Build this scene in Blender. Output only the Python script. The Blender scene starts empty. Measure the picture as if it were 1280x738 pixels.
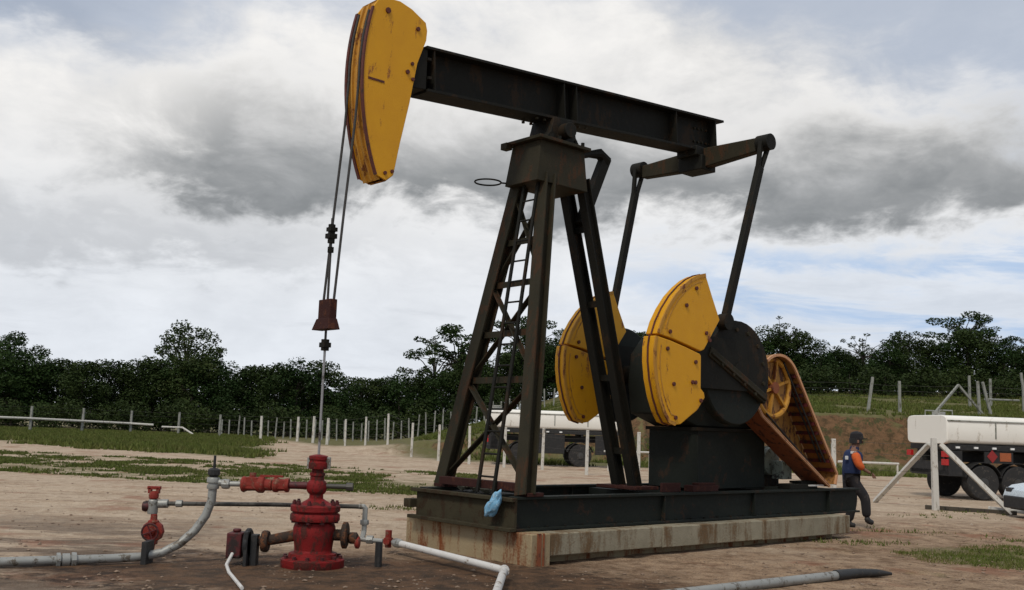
import bpy, bmesh, math, random
from math import sin, cos, pi, radians, sqrt, atan2
from mathutils import Vector, Matrix, noise as mnoise
random.seed(7)
S = bpy.context.scene
COL = S.collection

# ------------------------------------------------------------------ camera
cd = bpy.data.cameras.new('camera'); cam = bpy.data.objects.new('camera', cd); COL.objects.link(cam)
cd.sensor_width = 36.0; cd.lens = 1265.87 / 1280 * 36; cd.clip_end = 5000; cd.clip_start = 0.1
pitch = math.atan(165.485 / 1265.87); roll = radians(1.971)
F = Vector((0, cos(pitch), sin(pitch))); U0 = Vector((0, -sin(pitch), cos(pitch))); R0 = Vector((1, 0, 0))
Rv = cos(roll) * R0 + sin(roll) * U0; Uv = -sin(roll) * R0 + cos(roll) * U0
cam.matrix_world = Matrix(((Rv.x, Uv.x, -F.x, 0), (Rv.y, Uv.y, -F.y, 0), (Rv.z, Uv.z, -F.z, 1.75), (0, 0, 0, 1)))
S.camera = cam
S.render.resolution_x = 1280; S.render.resolution_y = 738

# ------------------------------------------------------------------ light
SUN_EL, SUN_AZ = radians(52), radians(205)      # azimuth clockwise from +Y: behind the camera, a little to the left
sd = bpy.data.lights.new('sun', 'SUN'); sun = bpy.data.objects.new('sun', sd); COL.objects.link(sun)
sd.energy = 1.8; sd.angle = radians(12); sd.color = (1.0, 0.94, 0.84)
sdir = Vector((sin(SUN_AZ) * cos(SUN_EL), cos(SUN_AZ) * cos(SUN_EL), sin(SUN_EL)))
sun.rotation_euler = sdir.to_track_quat('Z', 'Y').to_euler(); sun.location = (0, -20, 40)

S.view_settings.view_transform = 'Standard'; S.view_settings.look = 'None'
S.view_settings.exposure = 0.0; S.view_settings.gamma = 1.0

class NT:
    """tiny node-graph helper"""
    def __init__(s, tree): s.t = tree; s.n = tree.nodes; s.l = tree.links
    def node(s, typ, **kw):
        n = s.n.new(typ)
        for k, v in kw.items(): setattr(n, k, v)
        return n
    def set(s, sock, v):
        if hasattr(v, 'links'): s.l.new(v, sock)
        else: sock.default_value = v
    def m(s, op, a, b=0.0, c=0.0, clamp=False):
        n = s.node('ShaderNodeMath', operation=op); n.use_clamp = clamp
        s.set(n.inputs[0], a); s.set(n.inputs[1], b); s.set(n.inputs[2], c); return n.outputs[0]
    def ss(s, x, a, b):                         # smoothstep a..b -> 0..1 (a > b gives the falling one)
        n = s.node('ShaderNodeMapRange', interpolation_type='SMOOTHSTEP')
        rev = a > b
        s.set(n.inputs['Value'], x); n.inputs['From Min'].default_value = min(a, b); n.inputs['From Max'].default_value = max(a, b)
        n.inputs['To Min'].default_value = 1.0 if rev else 0.0; n.inputs['To Max'].default_value = 0.0 if rev else 1.0
        return n.outputs[0]
    def mix(s, f, a, b, mode='MIX'):
        n = s.node('ShaderNodeMix', data_type='RGBA', blend_type=mode)
        s.set(n.inputs[0], f)
        for i, v in ((6, a), (7, b)):
            if hasattr(v, 'links'): s.l.new(v, n.inputs[i])
            else: n.inputs[i].default_value = (*v[:3], 1)
        return n.outputs[2]
    def noise(s, vec, scale, detail=4, rough=0.55, dist=0.0):
        n = s.node('ShaderNodeTexNoise'); s.l.new(vec, n.inputs['Vector'])
        n.inputs['Scale'].default_value = scale; n.inputs['Detail'].default_value = detail
        n.inputs['Roughness'].default_value = rough; n.inputs['Distortion'].default_value = dist
        return n.outputs[0]
    def comb(s, x, y, z):
        n = s.node('ShaderNodeCombineXYZ'); s.set(n.inputs[0], x); s.set(n.inputs[1], y); s.set(n.inputs[2], z); return n.outputs[0]
    def mapv(s, vec, scale=(1, 1, 1), loc=(0, 0, 0), rot=(0, 0, 0)):
        n = s.node('ShaderNodeMapping'); s.l.new(vec, n.inputs[0])
        n.inputs['Scale'].default_value = scale; n.inputs['Location'].default_value = loc; n.inputs['Rotation'].default_value = rot
        return n.outputs[0]

# ------------------------------------------------------------------ sky: daylight sky behind layered cloud
w = bpy.data.worlds.new('World'); S.world = w; w.use_nodes = True
N = NT(w.node_tree); N.n.clear()
out = N.node('ShaderNodeOutputWorld'); bg = N.node('ShaderNodeBackground'); N.l.new(bg.outputs[0], out.inputs[0])
sky = N.node('ShaderNodeTexSky', sky_type='NISHITA'); sky.sun_disc = False
sky.sun_elevation = SUN_EL; sky.sun_rotation = SUN_AZ
sky.air_density = 1.0; sky.dust_density = 1.5; sky.ozone_density = 2.0
tc = N.node('ShaderNodeTexCoord'); D = tc.outputs['Generated']
sp = N.node('ShaderNodeSeparateXYZ'); N.l.new(D, sp.inputs[0]); dx, dy, dz = sp.outputs
az = N.m('ARCTAN2', dx, dy); el = N.m('ARCSINE', dz)
cyl = N.comb(N.m('MULTIPLY', az, 1.0), el, 0.37)                 # unrolled sky for the cloud noise
n_big = N.noise(N.mapv(cyl, (1, 2.0, 1), (3.1, .2, 0)), 3.0, 3, .5)
n_mid = N.noise(N.mapv(cyl, (1, 1.7, 1), (1.2, 5.2, 0)), 8.0, 6, .58, .3)
n_fine = N.noise(N.mapv(cyl, (1, 2.2, 1), (7, 2, 0)), 26.0, 5, .6, .4)
wisp = N.noise(N.mapv(cyl, (1, 5.5, 1), (2.7, 1, 0)), 5.5, 6, .6, .5)
dist = N.m('ADD', N.m('MULTIPLY', N.m('SUBTRACT', n_mid, .5), .17), N.m('MULTIPLY', N.m('SUBTRACT', n_fine, .5), .045))
dist = N.m('ADD', dist, N.m('MULTIPLY', N.m('SUBTRACT', n_big, .5), .10))
e2 = N.m('ADD', el, dist)
a2 = N.m('ADD', az, N.m('MULTIPLY', N.m('SUBTRACT', n_mid, .5), .30))
def band(x, lo0, lo1, hi0, hi1): return N.m('MULTIPLY', N.ss(x, lo0, lo1), N.ss(x, hi1, hi0))
# grey underside of the long cloud bank: sharp lower edge, soft fade upward
bank = N.m('MULTIPLY', band(e2, .185, .225, .235, .325), N.ss(a2, -.46, -.28))
bank = N.m('MULTIPLY', bank, N.m('ADD', .50, N.m('ADD', N.m('MULTIPLY', n_big, .45), N.m('MULTIPLY', n_fine, .40))), clamp=True)
bank2 = N.m('MULTIPLY', band(e2, .30, .38, .42, .60), N.ss(a2, .02, .20))         # second grey body higher on the right
bank3 = N.m('MULTIPLY', band(e2, .31, .36, .42, .55), N.ss(a2, -.28, -.42))        # grey puff upper left
low = N.m('MULTIPLY', N.ss(wisp, .50, .72), N.ss(el, .24, .12))                     # thin grey wisps low down
lowb = N.m('MULTIPLY', band(e2, .14, .17, .17, .215), N.ss(a2, -.05, -.30))
tex = N.m('ADD', N.m('MULTIPLY', N.m('SUBTRACT', n_fine, .5), .32), N.m('MULTIPLY', N.m('SUBTRACT', n_mid, .5), .6))
base = N.mix(N.ss(el, .05, .30), (8.1, 8.5, 9.1), (9.2, 9.05, 8.85))
c = N.mix(N.m('ADD', .12, tex, clamp=True), base, (4.0, 4.3, 4.8))
c = N.mix(N.m('MULTIPLY', low, .30), c, (4.3, 4.6, 5.1))
c = N.mix(N.m('MULTIPLY', lowb, .5), c, (4.1, 4.3, 4.6))
c = N.mix(N.m('MULTIPLY', bank2, .27, clamp=True), c, (3.9, 3.95, 4.0))
c = N.mix(N.m('MULTIPLY', bank3, .62, clamp=True), c, (3.6, 3.7, 3.9))
c = N.mix(N.m('MULTIPLY', bank, .93, clamp=True), c, (2.15, 2.3, 2.42))
# thin places where the blue comes through: low on the right, and the upper corners
gap = N.m('MULTIPLY', band(e2, .03, .09, .14, .20), N.ss(a2, .0, .25))
gap = N.m('MULTIPLY', gap, N.m('ADD', .25, N.ss(wisp, .58, .38)))
gap2 = N.m('MULTIPLY', N.ss(N.m('ADD', e2, N.m('MULTIPLY', N.m('ABSOLUTE', az), .3)), .40, .50), .55)
skyb = N.mix(.5, sky.outputs[0], (4.2, 5.3, 7.2))
c = N.mix(N.m('MULTIPLY', gap, .7, clamp=True), c, (4.2, 5.7, 8.0))
c = N.mix(gap2, c, skyb)
c = N.mix(N.ss(dz, .0, -.06), c, (2.0, 2.0, 1.8))
N.l.new(c, bg.inputs[0]); bg.inputs[1].default_value = 0.1

# ------------------------------------------------------------------ materials
def L(r, g, b):                                   # sRGB 0-255 -> linear
    f = lambda v: ((v / 255 + .055) / 1.055) ** 2.4 if v > 10 else v / 255 / 12.92
    return (f(r), f(g), f(b))
MATS = {}
def weathered(name, c1, c2, rust=(.10, .035, .015), amount=.5, scale=3.0, rough=.6, metal=0.0, streak=1.0, bump=.25, spec=.4, rust2=None, edge=.05):
    """paint / steel / concrete with mottling, rust or stain patches (streaked along z) and fine relief"""
    m = bpy.data.materials.new(name); m.use_nodes = True; T = NT(m.node_tree)
    b = T.n['Principled BSDF']; tc = T.node('ShaderNodeTexCoord'); o = tc.outputs['Object']
    n1 = T.noise(o, scale, 5, .6); n2 = T.noise(T.mapv(o, (1, 1, 1 / streak), (3, 1, 7)), scale * 1.7, 6, .65, .2); n3 = T.noise(o, scale * 14, 3, .6)
    col = T.mix(n1, c1, c2)
    thr = 1 - amount
    k = T.ss(T.m('ADD', n2, T.m('MULTIPLY', T.m('SUBTRACT', n3, .5), .22)), .30 + thr * .38, .30 + thr * .38 + edge + .06)
    if rust2:
        rc = T.mix(n3, rust, rust2)
    else: rc = rust
    col = T.mix(k, col, rc)
    T.l.new(col, b.inputs['Base Color'])
    T.l.new(T.m('ADD', rough - .12, T.m('MULTIPLY', n3, .28)), b.inputs['Roughness'])
    b.inputs['Metallic'].default_value = metal; b.inputs['Specular IOR Level'].default_value = spec
    bp = T.node('ShaderNodeBump'); bp.inputs['Strength'].default_value = bump; bp.inputs['Distance'].default_value = .01
    T.l.new(T.m('ADD', n3, T.m('MULTIPLY', k, .5)), bp.inputs['Height']); T.l.new(bp.outputs[0], b.inputs['Normal'])
    MATS[name] = m; return m
M_steel = weathered('black_steel', (.0085, .0085, .0065), (.016, .015, .011), (.028, .018, .010), .38, 2.2, .68, 0, 2.5, .2, .14)
M_steel2 = weathered('brown_steel', (.018, .0165, .010), (.038, .032, .018), (.052, .027, .013), .44, 2.6, .72, 0, 3, .3, .15)
M_skid = weathered('skid_steel', (.0075, .010, .0085), (.016, .019, .014), (.034, .020, .012), .34, 2.0, .66, 0, 1.2, .2, .18)
M_mud = weathered('mud_caked_steel', (.030, .026, .016), (.062, .052, .030), (.018, .022, .012), .5, 3, .85, 0, 1.5, .5, .1, (.06, .03, .018))
M_yel = weathered('yellow_paint', (.70, .345, .004), (.58, .26, .005), (.20, .055, .014), .27, 3.6, .55, 0, 3.0, .2, .35, (.26, .09, .02))
M_yel2 = weathered('rusty_yellow_paint', (.55, .28, .03), (.38, .17, .03), (.12, .035, .014), .42, 3.5, .62, 0, 2.0, .3, .3, (.2, .07, .02))
M_rustedge = weathered('rust_red_edge', (.13, .032, .018), (.08, .022, .014), (.05, .02, .012), .4, 6, .7)
M_guard = weathered('guard_rust', (.28, .085, .028), (.18, .05, .02), (.06, .022, .014), .4, 5, .7, 0, 2, .3)
M_guardin = weathered('guard_inside', (.42, .22, .04), (.24, .10, .03), (.06, .022, .014), .5, 5, .7, 0, 2, .3)
M_guardmid = weathered('guard_band', (.36, .17, .035), (.24, .10, .025), (.09, .035, .015), .42, 6, .7, 0, 2, .3)
M_rustblock = weathered('dark_rusty_steel', (.050, .016, .012), (.030, .012, .010), (.075, .026, .014), .4, 7, .75, 0, 1.5, .5, .15)
M_guardrim = weathered('guard_rim', (.62, .34, .17), (.50, .23, .11), (.12, .04, .02), .3, 8, .6)
M_red = weathered('red_paint', (.26, .010, .009), (.12, .006, .006), (.035, .012, .009), .52, 6, .6, 0, 2.0, .8, .25, (.10, .02, .012))
M_redf = weathered('faded_red_paint', (.30, .034, .018), (.16, .016, .012), (.07, .02, .012), .42, 9, .6, 0, 1.0, .8, .3, (.34, .16, .10))
M_darkred = weathered('dark_red_paint', (.10, .012, .012), (.06, .008, .008), (.02, .010, .008), .5, 5, .55)
M_grey = weathered('galvanised_pipe', (.34, .34, .31), (.23, .23, .21), (.11, .09, .065), .40, 5, .45, .25, 1, .2, .5)
M_dkpipe = weathered('dark_pipe', (.09, .085, .07), (.05, .045, .038), (.03, .025, .02), .4, 6, .5, .2)
M_rustpipe = weathered('rusty_pipe', (.055, .035, .024), (.028, .022, .018), (.11, .04, .02), .5, 7, .75, 0, 1, .6, .2, (.16, .07, .03))
M_white = weathered('white_pipe_paint', (.66, .64, .60), (.50, .48, .44), (.22, .17, .12), .30, 4, .5, 0, 1)
M_post = weathered('whitewashed_concrete', (.62, .59, .53), (.46, .44, .39), (.25, .21, .16), .34, 5, .85, 0, 3)
M_postg = weathered('grey_concrete_post', (.30, .30, .27), (.21, .21, .18), (.10, .10, .07), .4, 5, .9, 0, 3)
M_conc = weathered('stained_concrete', (.37, .33, .24), (.15, .13, .085), (.07, .05, .028), .62, 2.6, .9, 0, 6.0, .5, .2, (.20, .12, .06), .16)
M_rustconc = weathered('rust_stained_concrete', (.36, .30, .19), (.27, .19, .10), (.25, .075, .02), .55, 2.2, .88, 0, 5, .5, .2, (.12, .04, .02), .12)
M_tank = weathered('tank_paint', (.84, .81, .73), (.77, .74, .66), (.50, .45, .37), .20, 1.6, .5, 0, 4, .08)
M_black = weathered('black_plastic', (.012, .012, .012), (.022, .021, .02), (.03, .027, .024), .4, 6, .6)
M_tyre = weathered('tyre_rubber', (.016, .016, .016), (.03, .028, .026), (.07, .06, .05), .35, 6, .8)
M_rim = weathered('wheel_rim', (.075, .073, .07), (.045, .045, .043), (.05, .04, .03), .4, 8, .5, .3)
M_cable = weathered('wire_rope', (.03, .028, .025), (.05, .045, .04), (.02, .018, .016), .4, 20, .6)
M_rod = weathered('polished_rod', (.42, .41, .40), (.26, .25, .24), (.06, .045, .035), .42, 5, .35, .6, 2, .05)
M_motor = weathered('motor_paint', (.26, .29, .24), (.16, .19, .15), (.04, .035, .03), .4, 6, .6)
M_hose = weathered('black_hose', (.015, .015, .015), (.03, .03, .028), (.05, .04, .03), .3, 8, .55)
M_bag = weathered('blue_plastic', (.12, .33, .52), (.25, .50, .68), (.5, .66, .74), .35, 9, .35, 0, 1, .6, .5)
M_carp = weathered('pale_car_paint', (.55, .62, .66), (.52, .59, .63), (.4, .45, .47), .2, 2, .25, .1, 1, .02, .6)
M_rubble = weathered('pale_rubble', (.48, .44, .32), (.32, .29, .20), (.18, .15, .1), .4, 10, .9, 0, 1, .8)
M_bark = weathered('bark', (.075, .062, .045), (.045, .036, .026), (.02, .02, .015), .4, 6, .9, 0, 4, .5)
M_skin = weathered('skin', (.20, .10, .065), (.17, .085, .055), (.14, .07, .045), .2, 8, .6)
M_navy = weathered('navy_cloth', (.014, .028, .085), (.010, .018, .055), (.03, .04, .09), .3, 6, .85)
M_orange = weathered('orange_cloth', (.62, .12, .022), (.50, .085, .015), (.35, .06, .02), .3, 8, .8)
M_trouser = weathered('dark_trousers', (.012, .011, .013), (.020, .018, .019), (.05, .04, .035), .3, 6, .9)
M_refl = weathered('reflective_tape', (.6, .62, .6), (.5, .5, .5), (.35, .35, .35), .3, 8, .4)
def plain(name, col, rough=.4, metal=0, emit=None, alpha=None):
    m = bpy.data.materials.new(name); m.use_nodes = True; b = m.node_tree.nodes['Principled BSDF']
    b.inputs['Base Color'].default_value = (*col, 1); b.inputs['Roughness'].default_value = rough; b.inputs['Metallic'].default_value = metal
    return m
M_glass = plain('dark_glass', (.02, .025, .03), .08); M_lred = plain('red_lens', (.45, .02, .02), .25)
M_lwhite = plain('marker_white', (.75, .75, .72), .3); M_sred = weathered('placard_red', (.30, .02, .02), (.22, .02, .018), (.1, .03, .02), .3, 12, .6); M_sor = weathered('placard_orange', (.38, .10, .03), (.28, .08, .03), (.12, .05, .03), .3, 12, .6)

def leafmat(name, c1, c2, c3, trans=.25):
    m = bpy.data.materials.new(name); m.use_nodes = True; T = NT(m.node_tree); b = T.n['Principled BSDF']
    g = T.node('ShaderNodeNewGeometry'); oi = T.node('ShaderNodeObjectInfo'); tc = T.node('ShaderNodeTexCoord')
    n = T.noise(tc.outputs['Object'], .9, 3, .6)
    col = T.mix(g.outputs['Random Per Island'], c1, c2)
    col = T.mix(T.m('MULTIPLY', T.ss(n, .45, .65), .6), col, c3)
    col = T.mix(T.m('MULTIPLY', oi.outputs['Random'], .7), col, (c1[0] * .6, c1[1] * .62, c1[2] * .7))
    T.l.new(col, b.inputs['Base Color']); b.inputs['Roughness'].default_value = .6; b.inputs['Specular IOR Level'].default_value = .08
    return m
M_leaf = leafmat('foliage', (.020, .040, .010), (.029, .054, .013), (.034, .052, .012))
M_leaf2 = leafmat('foliage_olive', (.026, .042, .011), (.038, .056, .015), (.022, .038, .010))
M_leaf3 = leafmat('foliage_fresh', (.028, .046, .012), (.040, .058, .016), (.044, .052, .016))
M_grass = leafmat('grass_blades', (.085, .115, .022), (.125, .138, .034), (.17, .145, .055))

# ------------------------------------------------------------------ ground height and colour
def sst(x, a, b):
    t = max(0, min(1, (x - a) / (b - a))); return t * t * (3 - 2 * t)
def terrain(x, y):
    s = sst(x, -14, 14)
    nz = mnoise.noise(Vector((x * .12, y * .12, 0))) * .6 + mnoise.noise(Vector((x * .5, y * .5, 3))) * .25
    n3 = mnoise.noise(Vector((x * 1.1, y * .9, 5))) * .9 + mnoise.noise(Vector((x * 2.4, y * 2.0, 8))) * .45
    yb = 57.0 + nz * 2.4 + .05 * (x - 14) + n3
    h = s * (3.25 * sst(y, yb, yb + 3.8) + .068 * max(0, min(y, 112) - 61) + .018 * max(0, min(x, 45) - 18) * sst(y, 62, 95))
    h += (nz * .25) * s * sst(y, 60, 66)
    far = sst(y, 30, 50); amp = .018 + .05 * far
    if y < 32:                                      # shallow wheel ruts across the yard and soil heaped along the footing
        for (yc, sl, dp) in ((19.2, .10, .030), (20.9, .10, .030), (16.6, -.04, .018), (23.6, .05, .03), (25.2, .05, .03), (15.0, -.22, .02)):
            dd = y - yc - sl * x - .35 * mnoise.noise(Vector((x * .25, yc, 0)))
            h -= dp * math.exp(-(dd / .16) ** 2) - dp * .45 * math.exp(-((abs(dd) - .34) / .12) ** 2)
        h += mnoise.noise(Vector((x * 5, y * 5, 4))) * .010
    h += mnoise.noise(Vector((x * .7, y * .7, 9))) * amp * .6 + mnoise.noise(Vector((x * 2.3, y * 2.3, 2))) * amp * .25
    return h
def axis(fine, ext, step, grow):
    v = [0.0]; s = step
    while v[-1] < ext:
        if v[-1] > fine: s *= grow
        v.append(v[-1] + s)
    return v
ax = axis(13, 1500, .15, 1.09); xs = [-a for a in ax[:0:-1]] + ax
ys = []; y = -60.0
while y < 1800:
    ys.append(y)
    y += 6 if y < 0 else (.11 if 9 < y < 24 else .22 if y < 26 else (.45 if y < 110 else max(1, (y - 100) * .12)))
ys = [v for v in ys]
gv = [(x, y, terrain(x, y)) for y in ys for x in xs]; nx = len(xs)
gf = [(j * nx + i, j * nx + i + 1, (j + 1) * nx + i + 1, (j + 1) * nx + i) for j in range(len(ys) - 1) for i in range(nx - 1)]
gm = bpy.data.meshes.new('ground'); gm.from_pydata(gv, [], gf); gm.polygons.foreach_set('use_smooth', [True] * len(gf))
ground = bpy.data.objects.new('ground', gm); COL.objects.link(ground); ground['kind'] = 'structure'

m = bpy.data.materials.new('ground_soil'); m.use_nodes = True; T = NT(m.node_tree); b = T.n['Principled BSDF']
geo = T.node('ShaderNodeNewGeometry'); Pp = geo.outputs['Position']
s3 = T.node('ShaderNodeSeparateXYZ'); T.l.new(Pp, s3.inputs[0]); X, Y, Z = s3.outputs
nA = T.noise(Pp, .22, 5, .6); nB = T.noise(Pp, .9, 6, .62); nC = T.noise(Pp, 6, 5, .65); nD = T.noise(Pp, 38, 4, .6)
st = T.noise(T.mapv(Pp, (.16, .62, 1), (0, 0, 0), (0, 0, .16)), 1.3, 7, .68, .4)      # wheel-dragged streaks
def nn(n, k): return T.m('MULTIPLY', T.m('SUBTRACT', n, .5), k)
sand = T.mix(nB, (.55, .44, .32), (.39, .285, .195))
sand = T.mix(T.m('MULTIPLY', T.ss(st, .45, .66), .8), sand, (.33, .235, .155))
sand = T.mix(T.m('MULTIPLY', T.ss(nC, .48, .70), .5), sand, (.66, .55, .41))
sand = T.mix(T.m('MULTIPLY', T.ss(nD, .55, .72), .55), sand, (.13, .085, .052))
nE = T.noise(Pp, 2.6, 7, .75, .3)
sand = T.mix(T.m('MULTIPLY', T.ss(nE, .50, .66), .6), sand, (.23, .155, .10))
sand = T.mix(T.m('MULTIPLY', T.ss(nE, .44, .34), .45), sand, (.62, .52, .40))
kl = T.m('MULTIPLY', T.ss(T.m('ADD', X, nn(nB, 3)), -3.2, -5.0), T.m('MULTIPLY', T.ss(T.m('ADD', Y, nn(nE, 7)), 20, 14), T.ss(T.noise(T.mapv(Pp, (.35, 1.2, 1), (2, 0, 0)), 1.1, 6, .7), .40, .56)))
sand = T.mix(T.m('MULTIPLY', kl, .8), sand, (.10, .07, .05))
# browner, damper soil in the foreground and right of the pump
xd = T.m('ADD', X, nn(nB, 5)); yd = T.m('ADD', Y, T.m('ADD', nn(nB, 5), nn(nC, .8)))
brown = T.mix(T.ss(nE, .36, .64), (.40, .27, .165), (.135, .075, .040)); brown = T.mix(T.m('MULTIPLY', T.ss(nC, .45, .65), .5), brown, (.32, .22, .14)); brown = T.mix(T.ss(nD, .5, .7), brown, (.08, .05, .032))
kb = T.m('MULTIPLY', T.ss(yd, 17.5, 14.0), T.ss(xd, -4.5, -1.0)); kr = T.m('MULTIPLY', T.ss(T.m('ADD', xd, T.m('MULTIPLY', Y, -.15)), .5, 3.5), T.ss(yd, 27, 19))
col = T.mix(T.m('MULTIPLY', T.m('MAXIMUM', kb, kr), .85), sand, brown)
# red clay patches
kred = T.m('MULTIPLY', T.ss(T.noise(T.mapv(Pp, (1, 1, 1), (5, 3, 0)), .55, 4, .6), .55, .66), .55)
col = T.mix(kred, col, (.25, .105, .06))
# oil-dark soil round the wellhead
ex = T.m('DIVIDE', T.m('SUBTRACT', X, -1.7), 4.1); ey = T.m('DIVIDE', T.m('SUBTRACT', Y, 12.0), 2.1)
rr = T.m('SQRT', T.m('ADD', T.m('MULTIPLY', ex, ex), T.m('MULTIPLY', ey, ey))); rr = T.m('ADD', rr, T.m('ADD', nn(nB, 1.2), T.m('ADD', nn(nC, .6), nn(nE, 1.1))))
oil = T.ss(rr, 1.15, .66)
col = T.mix(T.m('MULTIPLY', oil, .92), col, T.mix(T.ss(nE, .36, .62), (.022, .013, .008), (.125, .068, .036)))
# grass: a patchy strip left of the pump, meadow behind the fence, slope on the right, patch at lower right
def box(x0, x1, sx, y0, y1, sy, X=None, Y=None):
    return T.m('MULTIPLY', T.m('MULTIPLY', T.ss(X, x0 - sx, x0 + sx), T.ss(X, x1 + sx, x1 - sx)), T.m('MULTIPLY', T.ss(Y, y0 - sy, y0 + sy), T.ss(Y, y1 + sy, y1 - sy)))
yg = T.m('ADD', Y, T.m('ADD', nn(nA, 4), T.m('MULTIPLY', X, .35)))
g1 = T.m('MULTIPLY', box(-70, -1.5, 1.5, 25.2, 31.5, 1.6, X, yg), T.m('MULTIPLY', T.ss(nB, .36, .56), T.ss(nC, .30, .52)))
g1b = T.m('MULTIPLY', box(-70, -3, 2, 32, 37, 1.0, X, yg), T.m('MULTIPLY', T.ss(nB, .48, .62), T.ss(nC, .35, .55)))
g2 = T.m('MULTIPLY', T.ss(T.m('ADD', Y, T.m('MULTIPLY', T.m('ADD', X, 12), 1.3)), 58, 44), 1.0)     # near side of the meadow (falls to 0 beyond)
ymead = T.m('ADD', T.m('ADD', Y, nn(nB, 5)), T.m('MULTIPLY', X, .75))
xmead = T.m('ADD', T.m('ADD', X, nn(nB, 3)), T.m('MULTIPLY', T.m('SUBTRACT', Y, 44), .23))
g2 = T.m('MULTIPLY', T.ss(ymead, 35.5, 38.5), T.ss(xmead, -9.5, -11.5))
xe = T.m('DIVIDE', T.m('SUBTRACT', X, 7.9), 1.6); ye = T.m('DIVIDE', T.m('SUBTRACT', Y, 16.1), 1.5)
g3 = T.ss(T.m('ADD', T.m('SQRT', T.m('ADD', T.m('MULTIPLY', xe, xe), T.m('MULTIPLY', ye, ye))), nn(nC, 1.2)), 1.1, .7)
g4 = T.m('MULTIPLY', T.ss(T.m('ADD', Y, nn(nB, 4)), 49, 53), T.ss(T.m('ADD', T.m('ADD', Y, nn(nB, 6)), T.m('MULTIPLY', X, 2.3)), 40, 47))
g5 = T.m('MULTIPLY', T.ss(nB, .60, .68), T.m('MULTIPLY', T.ss(X, 4, 6), T.ss(Y, 24, 18)))
gmask = T.m('MAXIMUM', T.m('MAXIMUM', g1, g1b), T.m('MAXIMUM', g2, T.m('MAXIMUM', g3, T.m('MULTIPLY', g5, .5))))
gcol = T.mix(nC, (.085, .095, .030), (.165, .155, .060)); gcol = T.mix(T.ss(nD, .45, .7), gcol, (.06, .062, .025))
col = T.mix(T.m('MULTIPLY', gmask, .75), col, gcol)
gs = T.mix(nB, (.070, .082, .024), (.145, .130, .050)); gs = T.mix(T.ss(nC, .5, .7), gs, (.15, .11, .06))
col = T.mix(T.m('MULTIPLY', g4, .95), col, gs)
# bare red bank where the cut is steep
sn = T.node('ShaderNodeSeparateXYZ'); T.l.new(geo.outputs['Normal'], sn.inputs[0])
steep = T.m('MULTIPLY', T.ss(T.m('ADD', sn.outputs[2], nn(nB, .25)), .93, .80), T.ss(Y, 50, 54))
bankc = T.mix(T.noise(T.mapv(Pp, (1, 1, 2.0)), 1.1, 8, .8), (.04, .024, .012), (.27, .145, .075))
bankc = T.mix(T.m('MULTIPLY', T.ss(nE, .47, .62), .75), bankc, (.045, .032, .016))
bankc = T.mix(T.ss(T.noise(Pp, 1.2, 6, .75), .50, .60), bankc, (.055, .055, .022))
col = T.mix(T.m('MULTIPLY', steep, .95), col, bankc)
T.l.new(col, b.inputs['Base Color'])
T.l.new(T.m('SUBTRACT', .95, T.m('MULTIPLY', oil, .12)), b.inputs['Roughness']); b.inputs['Specular IOR Level'].default_value = .15
bp = T.node('ShaderNodeBump'); bp.inputs['Strength'].default_value = .9; bp.inputs['Distance'].default_value = .07
T.l.new(T.m('ADD', T.m('ADD', nC, nE), T.m('MULTIPLY', nD, .35)), bp.inputs['Height']); T.l.new(bp.outputs[0], b.inputs['Normal'])
gm.materials.append(m)

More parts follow.
